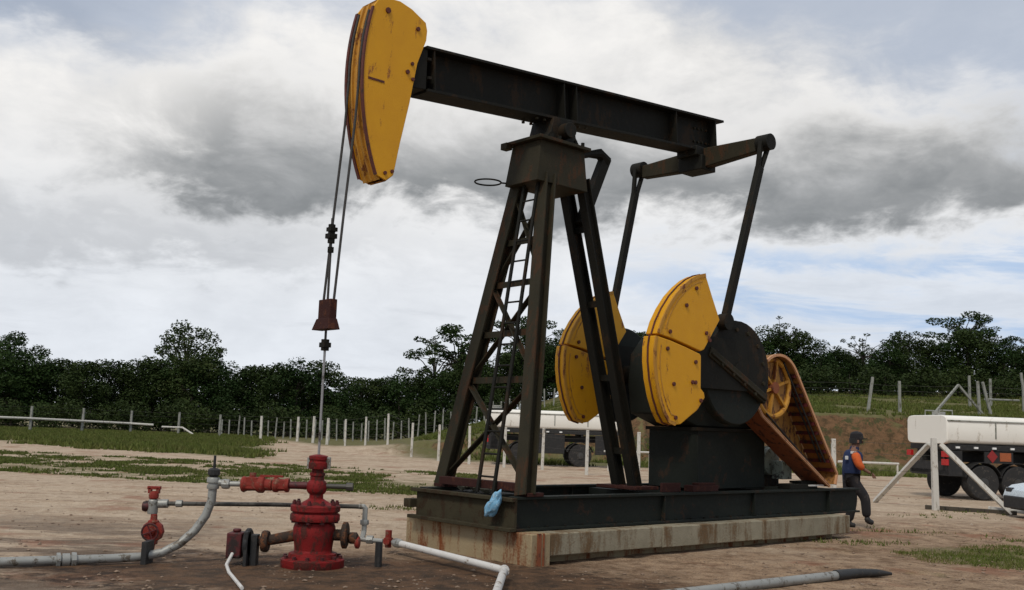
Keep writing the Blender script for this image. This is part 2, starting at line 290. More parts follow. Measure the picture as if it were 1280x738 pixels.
# ------------------------------------------------------------------ mesh helpers
class MB:
    def __init__(s): s.v = []; s.f = []
    def add(s, vs, fs):
        o = len(s.v); s.v += [tuple(v) for v in vs]; s.f += [tuple(i + o for i in f) for f in fs]; return s
    def box(s, c, size, rot=None):
        hx, hy, hz = size[0] / 2, size[1] / 2, size[2] / 2
        vs = [Vector((i * hx, j * hy, k * hz)) for i in (-1, 1) for j in (-1, 1) for k in (-1, 1)]
        if rot is not None: vs = [rot @ v for v in vs]
        c = Vector(c); return s.add([c + v for v in vs], [(0, 1, 3, 2), (4, 6, 7, 5), (0, 4, 5, 1), (2, 3, 7, 6), (0, 2, 6, 4), (1, 5, 7, 3)])
    def bx(s, x0, x1, y0, y1, z0, z1): return s.box(((x0 + x1) / 2, (y0 + y1) / 2, (z0 + z1) / 2), (abs(x1 - x0), abs(y1 - y0), abs(z1 - z0)))
    def bar(s, p0, p1, a, bb, up=(0, 0, 1), a1=None, b1=None):
        """rectangular bar p0->p1; a = size along side axis, bb = size along 'up'-ish axis"""
        p0, p1 = Vector(p0), Vector(p1); d = (p1 - p0).normalized(); up = Vector(up)
        sd = d.cross(up)
        if sd.length < 1e-4: sd = d.cross(Vector((1, 0, 0)))
        sd.normalize(); u = sd.cross(d).normalized(); a1 = a if a1 is None else a1; b1 = bb if b1 is None else b1
        vs = []
        for p, q, r in ((p0, a, bb), (p1, a1, b1)):
            for i, j in ((-1, -1), (1, -1), (1, 1), (-1, 1)): vs.append(p + sd * q / 2 * i + u * r / 2 * j)
        return s.add(vs, [(0, 3, 2, 1), (4, 5, 6, 7), (0, 1, 5, 4), (1, 2, 6, 5), (2, 3, 7, 6), (3, 0, 4, 7)])
    def ibeam(s, p0, p1, wd, h, tf=.03, tw=.025, up=(0, 0, 1)):
        p0, p1 = Vector(p0), Vector(p1); d = (p1 - p0).normalized(); sd = d.cross(Vector(up)).normalized(); u = sd.cross(d).normalized()
        s.bar(p0, p1, tw, h - 2 * tf + .002, up)
        o = u * (h / 2 - tf / 2); s.bar(p0 + o, p1 + o, wd, tf, up); s.bar(p0 - o, p1 - o, wd, tf, up); return s
    def tube(s, pts, r, n=10, cap=True):
        pts = [Vector(p) for p in pts]; rs = r if isinstance(r, (list, tuple)) else [r] * len(pts)
        rings = []; ref = None
        for i, p in enumerate(pts):
            d = (pts[min(i + 1, len(pts) - 1)] - pts[max(i - 1, 0)]).normalized()
            if ref is None: ref = d.orthogonal().normalized()
            ref = (ref - d * ref.dot(d)).normalized(); q = d.cross(ref)
            rings.append([p + (ref * cos(2 * pi * k / n) + q * sin(2 * pi * k / n)) * rs[i] for k in range(n)])
        vs = [v for rg in rings for v in rg]; fs = []
        for i in range(len(rings) - 1):
            for k in range(n): fs.append((i * n + k, i * n + (k + 1) % n, (i + 1) * n + (k + 1) % n, (i + 1) * n + k))
        if cap: fs.append(tuple(range(n))[::-1]); fs.append(tuple((len(rings) - 1) * n + k for k in range(n)))
        return s.add(vs, fs)
    def cyl(s, p0, p1, r, r1=None, n=20): return s.tube([p0, p1], [r, r if r1 is None else r1], n)
    def lathe(s, prof, c=(0, 0, 0), axis='Z', n=24):
        """prof: (radius, height) list"""
        vs = []; c = Vector(c)
        for r, h in prof:
            for k in range(n):
                a = 2 * pi * k / n; x, y = r * cos(a), r * sin(a)
                vs.append(c + (Vector((x, y, h)) if axis == 'Z' else Vector((h, x, y)) if axis == 'X' else Vector((x, h, y))))
        fs = []
        for i in range(len(prof) - 1):
            for k in range(n): fs.append((i * n + k, i * n + (k + 1) % n, (i + 1) * n + (k + 1) % n, (i + 1) * n + k))
        fs.append(tuple(range(n))); fs.append(tuple((len(prof) - 1) * n + k for k in range(n))[::-1])
        return s.add(vs, fs)
    def prism(s, out, y0, y1):
        """outline in XZ extruded along Y"""
        n = len(out); vs = [(x, y0, z) for x, z in out] + [(x, y1, z) for x, z in out]
        return s.add(vs, [tuple(range(n)), tuple(range(2 * n - 1, n - 1, -1))] + [(i, i + n, (i + 1) % n + n, (i + 1) % n) for i in range(n)])
    def strip(s, pts, y0, y1, t):
        """sheet following an XZ polyline, from y0 to y1, thickness t"""
        n = len(pts); nr = []
        for i in range(n):
            a = Vector(pts[max(i - 1, 0)]); c = Vector(pts[min(i + 1, n - 1)]); d = (c - a).normalized(); nr.append(Vector((-d.y, d.x)))
        outl = [(p[0] + q.x * t / 2, p[1] + q.y * t / 2) for p, q in zip(pts, nr)] + [(p[0] - q.x * t / 2, p[1] - q.y * t / 2) for p, q in reversed(list(zip(pts, nr)))]
        m_ = 2 * n; vs = [(x, y0, z) for x, z in outl] + [(x, y1, z) for x, z in outl]
        fs = [(i, i + m_, (i + 1) % m_ + m_, (i + 1) % m_) for i in range(m_)]
        for i in range(n - 1):
            a, b_, c_, d_ = i, i + 1, m_ - 2 - i, m_ - 1 - i
            fs += [(a, b_, c_, d_), (d_ + m_, c_ + m_, b_ + m_, a + m_)]
        return s.add(vs, fs)
    def torus(s, c, R, r, axis='Y', n=28, k=8):
        pts = []
        for i in range(n + 1):
            a = 2 * pi * i / n; x, y = R * cos(a), R * sin(a)
            pts.append(Vector(c) + (Vector((x, 0, y)) if axis == 'Y' else Vector((0, x, y)) if axis == 'X' else Vector((x, y, 0))))
        return s.tube(pts, r, k, False)
    def mesh(s, name, mat, smooth=True, angle=35):
        me = bpy.data.meshes.new(name); me.from_pydata(s.v, [], s.f)
        bmm = bmesh.new(); bmm.from_mesh(me); bmesh.ops.recalc_face_normals(bmm, faces=bmm.faces); bmm.to_mesh(me); bmm.free()
        if smooth:
            me.polygons.foreach_set('use_smooth', [True] * len(me.polygons)); me.set_sharp_from_angle(angle=radians(angle))
        if mat: me.materials.append(mat)
        return me
    def pieces(s):
        """separate pieces of the mesh: connected parts whose bounding boxes do not touch"""
        p = list(range(len(s.v)))
        def f(x):
            while p[x] != x: p[x] = p[p[x]]; x = p[x]
            return x
        for fc in s.f:
            for i in fc[1:]: p[f(i)] = f(fc[0])
        comp = {}
        for i in range(len(s.v)): comp.setdefault(f(i), []).append(i)
        cs = list(comp.values()); bb = [([min(s.v[i][k] for i in c_) - .01 for k in range(3)], [max(s.v[i][k] for i in c_) + .01 for k in range(3)]) for c_ in cs]
        q = list(range(len(cs)))
        def g(x):
            while q[x] != x: x = q[x]
            return x
        for i in range(len(cs)):
            for j in range(i):
                if all(bb[i][0][k] <= bb[j][1][k] and bb[j][0][k] <= bb[i][1][k] for k in range(3)): q[g(i)] = g(j)
        grp = {}
        for i in range(len(cs)): grp.setdefault(g(i), []).extend(cs[i])
        if len(grp) < 2: return [s]
        out_ = []
        for idx in grp.values():
            mp = {v: k for k, v in enumerate(idx)}; n_ = MB(); n_.v = [s.v[v] for v in idx]; n_.f = [tuple(mp[v] for v in fc) for fc in s.f if fc[0] in mp]; out_.append(n_)
        return out_
    def build(s, name, mat, parent=None, bevel=0.0, label=None, kind=None):
        if parent is not None and kind is None and len(s.v) < 3000:
            ps = s.pieces()
            if len(ps) > 1: return [q_.build(name, mat, parent, bevel, label, None) for q_ in ps][0]
        o = bpy.data.objects.new(name, s.mesh(name, mat)); COL.objects.link(o)
        if parent: o.parent = parent
        if bevel:
            bv = o.modifiers.new('bevel', 'BEVEL'); bv.width = bevel; bv.segments = 2; bv.limit_method = 'ANGLE'; bv.angle_limit = radians(40)
        if label: o['label'] = label
        if kind: o['kind'] = kind
        return o
def tag(o, label, cat, group=None):
    o['label'] = label; o['category'] = cat
    if group: o['group'] = group
    return o
def thing(name, label, cat, loc=(0, 0, 0), rz=0, group=None):
    o = bpy.data.objects.new(name, None); COL.objects.link(o); o.location = loc; o.rotation_euler = (0, 0, rz)
    o.empty_display_size = .3
    return tag(o, label, cat, group)
def dup(root, loc, rz=0, label=None, scale=None):
    r = root.copy(); COL.objects.link(r); r.location = loc; r.rotation_euler = (0, 0, rz)
    if scale: r.scale = scale
    if label: r['label'] = label
    for ch in list(root.children):
        c_ = ch.copy(); COL.objects.link(c_); c_.parent = r
        for g in ch.children:
            d_ = g.copy(); COL.objects.link(d_); d_.parent = c_
    return r

# ------------------------------------------------------------------ concrete base
YAW = radians(41.73); PO = Vector((-.54, 14.195, 0))
def pw(x, y, z=0): return PO + Vector((cos(YAW) * x - sin(YAW) * y, sin(YAW) * x + cos(YAW) * y, z))
cb = thing('concrete_base', 'long stained concrete footing streaked with rust under the pump skid', 'concrete base', PO, YAW)
o = MB().bx(-.0, .34, -1.346, 1.346, -.05, .405).build('end_block', M_rustconc, cb, .012, 'end block streaked orange with rust')
zz = 0
for i, (a, b_) in enumerate(((.345, 2.6), (2.608, 5.1), (5.108, 7.78))):
    MB().bx(a, b_, -1.335, -.62,   .115 - i * .010, .40 + i * .002).build('side_beam', M_conc, cb, .012)
    MB().bx(a, b_, .62, 1.335, .115, .40).build('side_beam', M_conc, cb, .012)
MB().bx(.36, 7.6, -1.08, -.7, -.1, .114).bx(.36, 7.6, .7, 1.2, -.1, .09).build('footing', M_rustconc, cb)
for yy in (-1.352,):
    MB().bx(.10, .17, yy - .004, yy + .02, .0, .41).bx(.20, .225, yy - .006, yy + .02, .0, .41).build('steel_strap', M_guard, cb)

# ------------------------------------------------------------------ pumpjack
pj = thing('pumpjack', 'black steel beam pumpjack with yellow horse head and yellow counterweights', 'oil pumpjack', PO, YAW)
SK0, SK1 = .41, .852
sk = MB()
for yy in (-.97, .97):
    sk.bx(0, 8.62, yy - .09, yy + .09, SK1 - .035, SK1); sk.bx(0, 8.62, yy - .09, yy + .09, SK0, SK0 + .035); sk.bx(.01, 8.61, yy - .014, yy + .014, SK0 + .03, SK1 - .03)
    for k in range(3): xx = 3.0 + k * 2.3; sk.bx(xx - .008, xx + .008, yy - .08, yy + .08, SK0 + .036, SK1 - .036)
sk.build('skid_rail', M_skid, pj, .004)
sc = MB()
for xx in (.0, 3.35, 4.5, 6.2, 8.4):
    sc.bx(xx, xx + .16, -.87, .87, SK0 + .02, SK1 - .04)
sc.build('cross_member', M_skid, pj, .004)
fr = MB(); fr.bx(-.05, -.002, -1.06, 1.06, SK0 + .003, SK1 - .012); fr.bx(-.12, -.05, -1.08, 1.12, SK1 - .06, SK1 - .012); fr.bx(-.15, -.05, -1.1, 1.14, SK0 + .003, SK0 + .05)
fr.bx(-.16, .02, 1.06, 1.22, .56, .68)
fr.build('end_beam', M_mud, pj, .006)
gi = MB(); gi.bx(.22, .36, -.9, .9, SK1 + .05, SK1 + .16); gi.bx(.15, .45, -1.08, -.85, SK1 + .001, SK1 + .05); gi.bx(.30, .62, .85, 1.12, SK1 + .001, SK1 + .05)
gi.build('foot_beam', M_rustblock, pj, .005)

# samson post
FB = [Vector((.18, -1.0, SK1 + .02)), Vector((.40, 1.02, SK1 + .02))]; FT = [Vector((1.10, -.27, 5.50)), Vector((1.08, .27, 5.50))]
for i in range(2):
    mb = MB(); a, b_ = FB[i], FT[i]; sgn = -1 if i == 0 else 1
    side = Vector((0, sgn, 0)); 
    # H-section column: two flanges and a web
    d = (b_ - a).normalized()
    mb.bar(a + Vector((-.085, 0, 0)), b_ + Vector((-.085, 0, 0)), .21, .028, (1, 0, 0))
    mb.bar(a + Vector((.085, 0, 0)), b_ + Vector((.085, 0, 0)), .21, .028, (1, 0, 0))
    mb.bar(a, b_, .03, .145, (1, 0, 0))
    mb.build('front_leg', M_steel2, pj, .004)
RB = [Vector((3.32, -.17, SK1 + .02)), Vector((3.32, .17, SK1 + .02))]; RT = [Vector((1.93, -.19, 5.62)), Vector((1.93, .19, 5.62))]
for i in range(2):
    mb = MB(); a, b_ = RB[i], RT[i]
    mb.bar(a + Vector((-.085, 0, 0)), b_ + Vector((-.085, 0, 0)), .15, .026, (1, 0, 0)); mb.bar(a + Vector((.085, 0, 0)), b_ + Vector((.085, 0, 0)), .15, .026, (1, 0, 0)); mb.bar(a, b_, .03, .15, (1, 0, 0))
    mb.build('rear_leg', M_steel, pj, .004)
mb = MB()
for t in (.12, .36, .6, .84):
    a = RB[0].lerp(RT[0], t); b_ = RB[1].lerp(RT[1], t); mb.bar(a, b_, .10, .02, (1, 0, 0))
mb.build('batten_plate', M_steel, pj)
mb = MB(); mb.bx(3.05, 3.6, -.42, .42, SK1 + .001, SK1 + .05); mb.bx(3.1, 3.55, -.9, -.86, SK1 + .001, SK1 + .14); mb.build('rear_foot_plate', M_rustblock, pj, .005)
mb = MB(); mb.bx(3.75, 4.4, -.98, -.80, SK1 + .001, SK1 + .10); mb.bx(3.9, 4.35, -.96, -.84, SK1 + .10, SK1 + .135); mb.build('mounting_rail', M_rustblock, pj, .006)
# bracing of the front face
def leg_pt(i, z):
    a, b_ = FB[i], FT[i]; t = (z - a.z) / (b_.z - a.z); return a.lerp(b_, t)
def zat(i, t): return leg_pt(i, t)
lv = [.95, 2.42, 3.85, 5.25]
for z in (lv[1], 3.10, lv[2], 4.50):
    p, q = leg_pt(0, z), leg_pt(1, z)
    MB().bar(p, q, .02, .09).bar(p + Vector((0.03, 0, .04)), q + Vector((0.03, 0, .04)), .07, .015).build('cross_brace', M_steel2, pj)
for k in range(3):
    z0, z1 = lv[k] + .08, lv[k + 1] - .03
    for i in (0, 1):
        p, q = leg_pt(i, z0), leg_pt(1 - i, z1); off = Vector((.02 if i else -.02, 0, 0))
        MB().bar(p + off, q + off, .016, .10 - .014 * k, (1, .2, 0)).bar(p + off + Vector((.035, 0, 0)), q + off + Vector((.035, 0, 0)), .065 - .006 * k, .012, (1, .2, 0)).build('diagonal_brace', M_steel2, pj)
# lower side braces (near front leg to skid)
lad = bpy.data.objects.new('ladder', None); COL.objects.link(lad); lad.parent = pj
la0, la1 = Vector((.16, -.22, SK1)), Vector((.98, -.08, 5.50))
lo = Vector((-.06, .15, 0))
for sgn in (-1, 1): MB().bar(la0 + lo * 0 + Vector((0, sgn * .17, 0)), la1 + Vector((0, sgn * .15, 0)), .05, .03, (1, 0, 0)).build('ladder_rail', M_steel, lad)
NR = 15
rung = MB().cyl((0, -.165, 0), (0, .165, 0), .014, n=8).mesh('rung', M_steel)
for k in range(NR):
    r_ = bpy.data.objects.new('rung', rung); COL.objects.link(r_); r_.parent = lad; r_.location = la0.lerp(la1, (k + .7) / NR)
hb = MB()
hb.torus((.62, .52, 5.42), .20, .013, 'Z', 28, 6); hb.tube([(.78, .40, 5.42), (1.0, .27, 5.42)], .013, 6)
hb.build('safety_hoop', M_steel, lad)
# cap
cap = MB()
x0, x1 = .88, 1.86
cv = []
for z, a, b_, h in ((5.36, x0 - .06, x1 + .02, .36), (6.0, x0 + .03, x1 - .02, .31)):
    cv += [(a, -h, z), (b_, -h, z), (b_, h, z), (a, h, z)]
cap.add(cv, [(0, 1, 2, 3), (4, 7, 6, 5), (0, 4, 5, 1), (1, 5, 6, 2), (2, 6, 7, 3), (3, 7, 4, 0)])
cap.build('post_cap', M_steel2, pj, .01)
MB().bx(x0 - .06, x1 + .04, -.40, .40, 6.0, 6.05).bx(x0 - .12, x0 - .0, .28, .42, 5.93, 6.03).build('cap_plate', M_steel2, pj, .006)
sd_ = MB(); sd_.prism([(1.06, 6.052), (1.84, 6.052), (1.72, 6.2), (1.66, 6.46), (1.24, 6.43), (1.18, 6.2)], -.24, .24)
sd_.cyl((1.45, -.40, 6.24), (1.45, .40, 6.24), .12); sd_.build('saddle_bearing', M_steel, pj, .008)
bl = MB()
for xx in (1.12, 1.28, 1.62, 1.78):
    for yy in (-.33, .33): bl.cyl((xx, yy, 6.05), (xx, yy, 6.12), .032, n=6)
bl.build('bolt', M_steel, pj)
# curved strut behind the cap
MB().tube([(1.84, .05, 5.95), (2.30, .05, 6.12), (2.55, .05, 6.18), (2.72, .05, 6.08)], [.04, .055, .09, .10], 10).build('strut_elbow', M_steel, pj)
MB().bar((2.70, .05, 6.14), (2.16, .05, 4.95), .13, .17, (1, 0, 0)).build('strut', M_steel, pj, .006)

# walking beam
BA = Vector((-1.16, 0, 6.88)); BB = Vector((5.53, 0, 7.38)); bd = (BB - BA).normalized(); bn = Vector((-bd.z, 0, bd.x)); HB = .64
c0, c1 = BA - bn * HB / 2, BB - bn * HB / 2
wb = MB(); wb.bar(c0 + bd * .0, c1 - bd * .12, .028, HB - .05)
wb.bar(c0 + bn * (HB / 2 - .02), c1 + bn * (HB / 2 - .02), .40, .04); wb.bar(c0 - bn * (HB / 2 - .02), c1 - bn * (HB / 2 - .02) - bd * .12, .40, .04)
for k in range(2): 
    wb.bar(c0 + bn * (.14 - .26 * k) + bd * .02, c0 + bn * (.14 - .26 * k) + bd * .08, .38, .04)
wb.build('walking_beam', M_steel, pj, .004)
for t in (.02, .395, .435, .80, .965):
    p = c0.lerp(c1, t); MB().bar(p - bn * (HB / 2 - .045), p + bn * (HB / 2 - .045), .38, .02, tuple(bd)).build('stiffener', M_steel, pj)
bm_ = MB()
for xx in (.92, 1.08, 1.82, 1.98):
    for yy in (-.15, .15):
        p = c0 + bd * (xx + 1.16) - bn * (HB / 2); bm_.cyl(p + Vector((0, yy, 0)) - bn * .02, p + Vector((0, yy, 0)) - bn * .05, .028, n=6)
for k in range(5):
    p = c0 + bd * (6.05 + k * .11); bm_.cyl(p + Vector((0, -.014, .12)), p + Vector((0, -.04, .12)), .022, n=6); bm_.cyl(p + Vector((0, -.014, -.12)), p + Vector((0, -.04, -.12)), .022, n=6)
bm_.build('bolt', M_steel2, pj)
MB().bar(c0 + bd * .55 - Vector((0, .016, 0)), c0 + bd * .55 - Vector((0, .026, 0)), .01, .01) if False else None
# horse head
PV = Vector((1.25, 0, 6.30)); RH = 3.42
arc = [PV + Vector((-cos(a), 0, sin(a))) * RH for a in [radians(-25.5 + j * (42.0) / 22) for j in range(23)]]
arcp = [(p.x, p.z) for p in arc]
top = [(-1.99, 7.27), (-1.85, 7.345), (-1.64, 7.36), (-1.44, 7.31), (-1.20, 7.19), (-1.17, 7.08)]
bot = [(-1.18, 6.94), (-1.31, 6.58), (-1.41, 5.99), (-1.53, 5.42), (-1.61, 4.98), (-1.72, 4.885)]
outl = arcp[1:-1] + top + bot
MB().prism([(-1.5, 6.80), (-1.12, 6.84), (-1.12, 6.27), (-1.55, 6.22)], -.168, .168).build('head_neck', M_steel, pj, .01)
hh = bpy.data.objects.new('horse_head', None); COL.objects.link(hh); hh.parent = pj
for sg in (-1, 1): MB().prism(outl, sg * .20, sg * .172).build('cheek_plate', M_yel, hh, .006)
cen = Vector((-1.7, 6.2))
inn = [(x + (.10 if x < -1.7 else 0), z) for x, z in arcp]
rin = [((PV.x - (RH - .045) * cos(a)), PV.z + (RH - .045) * sin(a)) for a in [radians(-24.8 + j * 41.0 / 22) for j in range(23)]]
MB().strip(rin, -.171, .171, .03).build('arc_plate', M_yel2, hh)
for sg in (-1, 1):
    MB().strip([(x, z) for x, z in arcp[1:-1]], sg * .213, sg * .165, .022).build('arc_rim', M_rustedge, hh)
mb = MB()
for yy in (-.06, .06): mb.strip([((PV.x - (RH - .015) * cos(a)), PV.z + (RH - .015) * sin(a)) for a in [radians(-24.5 + j * 40.5 / 22) for j in range(23)]], yy - .012, yy + .012, .035)
mb.build('wire_guide', M_yel2, hh)
MB().strip(top + bot, -.171, .171, .02).build('back_plate', M_yel2, hh)
# stains and bolts on the cheeks
mb = MB()
for sg in (-1, 1):
    for (bx_, bz, r_) in ((-1.83, 7.17, .04), (-1.33, 7.06, .03), (-1.40, 6.55, .025), (-1.47, 6.42, .03), (-1.38, 6.34, .025), (-1.64, 5.02, .025), (-1.75, 4.98, .025)):
        mb.cyl((bx_, sg * .20, bz), (bx_, sg * .222, bz), r_, n=8)
mb.build('bolt', M_rustedge, hh)
MB().bx(-2.08, -1.83, -.206, -.198, 6.17, 6.20).build('weld_seam', M_rustedge, hh)
# bridle
for yy in (.12, -.12):
    pts = [PV + Vector((-cos(radians(t)), 0, sin(radians(t)))) * (RH + .002) + Vector((0, yy, 0)) for t in (14, 8, 2, -2)] + [Vector((-2.19, yy, 5.6)), Vector((-2.28, yy, 4.4)), Vector((-2.365, yy, 3.1))]
    MB().tube(pts, .017, 8).build('bridle_cable', M_cable, pj)
cbx = bpy.data.objects.new('carrier_bar', None); COL.objects.link(cbx); cbx.parent = pj
XR = -2.37
MB().prism([(XR - .05, 3.0), (XR + .05, 3.0), (XR + .05, 3.26), (XR - .05, 3.26)], -.15, .13).build('upper_block', M_rustblock, cbx, .008)
cvv = [(XR - .08, -.20, 2.88), (XR + .08, -.20, 2.88), (XR + .08, .22, 2.88), (XR - .08, .22, 2.88), (XR - .06, -.15, 3.02), (XR + .06, -.15, 3.02), (XR + .06, .15, 3.02), (XR - .06, .15, 3.02)]
MB().add(cvv, [(0, 1, 2, 3), (4, 7, 6, 5), (0, 4, 5, 1), (1, 5, 6, 2), (2, 6, 7, 3), (3, 7, 4, 0)]).build('lower_block', M_rustblock, cbx, .008)
mb = MB()
mb.cyl((XR, 0, 3.98), (XR, 0, 4.22), .045, n=10); mb.bx(XR - .055, XR + .055, -.05, .06, 4.04, 4.10); mb.bx(XR - .05, XR + .05, -.06, .05, 4.13, 4.18); mb.cyl((XR, 0, 3.86), (XR, 0, 3.93), .04, n=8)
mb.cyl((XR, 0, 2.62), (XR, 0, 2.76), .05, n=10); mb.bx(XR - .05, XR + .05, -.06, .06, 2.66, 2.72)
mb.build('rod_clamp', M_steel, cbx)
MB().cyl((XR, 0, 2.66), (XR, 0, 4.30), .016, n=8).build('upper_rod', M_cable, pj)
MB().cyl((XR, 0, 1.30), (XR, 0, 2.66), .016, n=8).build('polished_rod', M_rod, pj)

# equalizer, pitmans
XE, ZE = 5.02, 6.58
PN, PF = -1.42, 1.34
mb = MB()
mb.bar((XE, -.10, ZE - .02), (XE, PN + .12, ZE + .02), .20, .36, (0, 0, 1), .16, .24); mb.bar((XE, -.10, ZE - .02), (XE, PF - .12, ZE - .03), .20, .36, (0, 0, 1), .16, .24)
mb.build('equalizer_bar', M_steel2, pj, .02)
mb = MB(); mb.bx(XE - .30, XE + .25, -.22, .22, ZE + .0, ZE + .17); mb.bx(XE - .2, XE + .2, -.26, .26, ZE - .24, ZE + .02); mb.build('equalizer_bearing', M_steel, pj, .015)
for yy in (PN, PF):
    sg = -1 if yy < 0 else 1
    MB().cyl((XE, yy - .12, ZE + .04), (XE, yy + .12, ZE + .04), .14).build('wrist_bearing', M_steel, pj)
XP, ZP = (3.93, 3.50)
for yy, xb, zb in ((PN, XP, ZP), (PF, 4.28, 3.5)):
    t0 = Vector((XE, yy, ZE + .04)); b0 = Vector((xb, yy, zb)); d = (b0 - t0).normalized()
    if yy == PF: b0 = Vector((4.22, yy, 3.3)); d = (b0 - t0).normalized()
    mb = MB()
    k = t0 + d * .62
    mb.bar(t0 + Vector((.11, 0, 0)), k + Vector((.025, 0, 0)), .07, .06, (1, 0, 0)); mb.bar(t0 + Vector((-.12, 0, 0)), k + Vector((-.025, 0, 0)), .07, .06, (1, 0, 0))
    mb.bar(t0 + d * .48, b0, .10, .125, (1, 0, 0))
    mb.build('pitman_arm', M_steel, pj, .006)
    MB().cyl(b0 + Vector((0, -.09, 0)), b0 + Vector((0, .07, 0)), .13).build('crank_pin', M_steel, pj)

# cranks and counterweights
CX, CZ, CR = 4.42, 2.741, .835
def disc(y0, y1, r, seg=48): return MB().lathe([(r - .02, y0), (r, y0 + .02), (r, y1 - .02), (r - .02, y1)], (CX, 0, CZ), 'Y', seg)
WN = dict(upper=[(3.18, 4.14), (3.02, 4.10), (2.84, 4.02), (2.66, 3.90), (2.47, 3.74), (2.30, 3.54), (2.17, 3.34), (2.09, 3.15), (2.45, 3.10), (2.80, 3.03), (3.08, 2.97), (3.16, 3.0), (3.54, 3.48), (3.36, 3.80), (3.21, 4.08)],
          lower=[(2.05, 3.12), (2.02, 2.95), (2.02, 2.75), (2.06, 2.50), (2.14, 2.25), (2.25, 2.03), (2.36, 1.90), (2.50, 1.865), (2.63, 1.88), (3.02, 2.10), (3.19, 2.29), (3.17, 2.36), (3.09, 2.42), (3.09, 2.90), (3.06, 2.93), (2.75, 3.0), (2.4, 3.07)])
dX = .63                          # the far crank's weights sit this far along when the arms are aligned
for sgn in (-1, 1):
    near = sgn < 0
    cr = bpy.data.objects.new('crank', None); COL.objects.link(cr); cr.parent = pj
    if near:
        disc(-1.30, -1.12, CR).build('crank_disc', M_skid, cr)
        hub = [(-1.42, -1.30)]
        # raised arm: everything above the chord that runs down to the right
        a0, a1 = radians(165), radians(-35)
        arcp2 = [(CX + (CR - .01) * cos(a), CZ + (CR - .01) * sin(a)) for a in [a0 + (a1 - a0) * j / 20 for j in range(21)]]
        MB().prism(arcp2, -1.345, -1.301).build('crank_arm', M_steel, cr, .01)
        MB().bar((3.60, -1.36, 3.02), (5.10, -1.36, 2.34), .09, .16).bar((3.62, -1.41, 2.99), (5.06, -1.41, 2.33), .05, .04).build('arm_rib', M_steel2, cr, .012)
        MB().cyl((CX, -1.40, CZ), (CX, -1.345, CZ), .17).build('hub_cap', M_steel, cr)
        bl = MB()
        for k in range(7):
            a = radians(150 - k * 27); 
            if k != 1: bl.cyl((CX + .68 * cos(a), -1.37, CZ + .68 * sin(a)), (CX + .68 * cos(a), -1.345, CZ + .68 * sin(a)), .035, n=6)
        for t in (.2, .4, .6, .8): bl.cyl((3.60 + 1.46 * t, -1.43, 2.97 - .69 * t), (3.60 + 1.46 * t, -1.40, 2.97 - .69 * t), .03, n=6)
        bl.build('bolt', M_steel2, cr)
        MB().bx(2.4, 4.6, -1.379, -1.35, 2.45, 3.25).build('weight_bracket', M_steel, cr)
        ya, yb_, ox = -1.62, -1.385, 0
    else:
        disc(1.09, 1.26, CR).build('crank_disc', M_skid, cr)
        MB().bx(3.0, 5.0, 1.075, 1.088, 2.45, 3.25).build('weight_bracket', M_steel, cr)
        ya, yb_, ox = .86, 1.07, .66
    for nm in ('upper', 'lower'):
        pts = [(x + ox - (0.0 if nm == 'upper' else 0), z) for x, z in WN[nm]]
        cw = MB().prism(pts, ya, yb_).build('counterweight', M_yel, pj, .012)
        # raised rim following the outer edge, ribs and bolts
        n_out = 8 if nm == 'upper' else 8
        cx_, cz_ = sum(p[0] for p in pts) / len(pts), sum(p[1] for p in pts) / len(pts)
        rim = [(x + (cx_ - x) * .10, z + (cz_ - z) * .10) for x, z in pts[:n_out]]
        rim2 = [(x + (cx_ - x) * .22, z + (cz_ - z) * .20) for x, z in pts[:n_out]]
        MB().strip(rim2, ya - .006, ya + .004, .018).build('edge_groove', M_yel2, cw)
        MB().strip([(x + (cx_ - x) * .02, z + (cz_ - z) * .02) for x, z in pts[:n_out]], ya - .012, ya + .01, .05).build('edge_rim', M_yel2, cw)
        md = MB()
        ymid = (ya + yb_) / 2
        md.strip([(x + (x - cx_) * .012, z + (z - cz_) * .012) for x, z in pts[:n_out]], ymid - .012, ymid + .012, .02)
        md.build('seam', M_rustedge, cw)
        bl = MB(); rnd = random.Random(5 if nm == 'upper' else 9)
        spots = ((2.72, 3.62), (3.20, 3.25), (3.28, 3.15), (2.35, 3.2), (2.95, 3.9)) if nm == 'upper' else ((2.45, 2.45), (2.95, 2.80), (2.95, 2.50), (2.88, 2.50), (2.30, 2.95), (2.50, 1.97), (3.08, 2.24))
        for (qx, qz) in spots: bl.cyl((qx + ox, ya - .025, qz), (qx + ox, ya + .01, qz), .030, n=8)
        bl.build('bolt', M_rustedge, cw)
# shaft
MB().cyl((CX, -1.35, CZ), (CX, 1.25, CZ), .16).build('crank_shaft', M_steel, pj)
# gearbox and pedestal
gb = MB()
prof = [(3.88, 2.05), (3.80, 2.6), (3.86, 3.05), (4.1, 3.32), (4.5, 3.42), (5.2, 3.3), (5.9, 3.0), (6.25, 2.75), (6.25, 1.86), (4.5, 1.86)]
gb.prism(prof, -.46, .46); gb.build('gearbox', M_skid, pj, .03)
MB().cyl((5.75, -.95, 2.57), (5.75, -.46, 2.57), .07).build('input_shaft', M_steel, pj)
pdm = MB(); pdm.bx(4.45, 6.35, -.52, .52, SK1 + .001, 1.855); pdm.build('pedestal', M_skid, pj, .01)
MB().bx(4.40, 6.40, -.56, .56, 1.80, 1.856).build('pedestal_flange', M_steel, pj, .004)
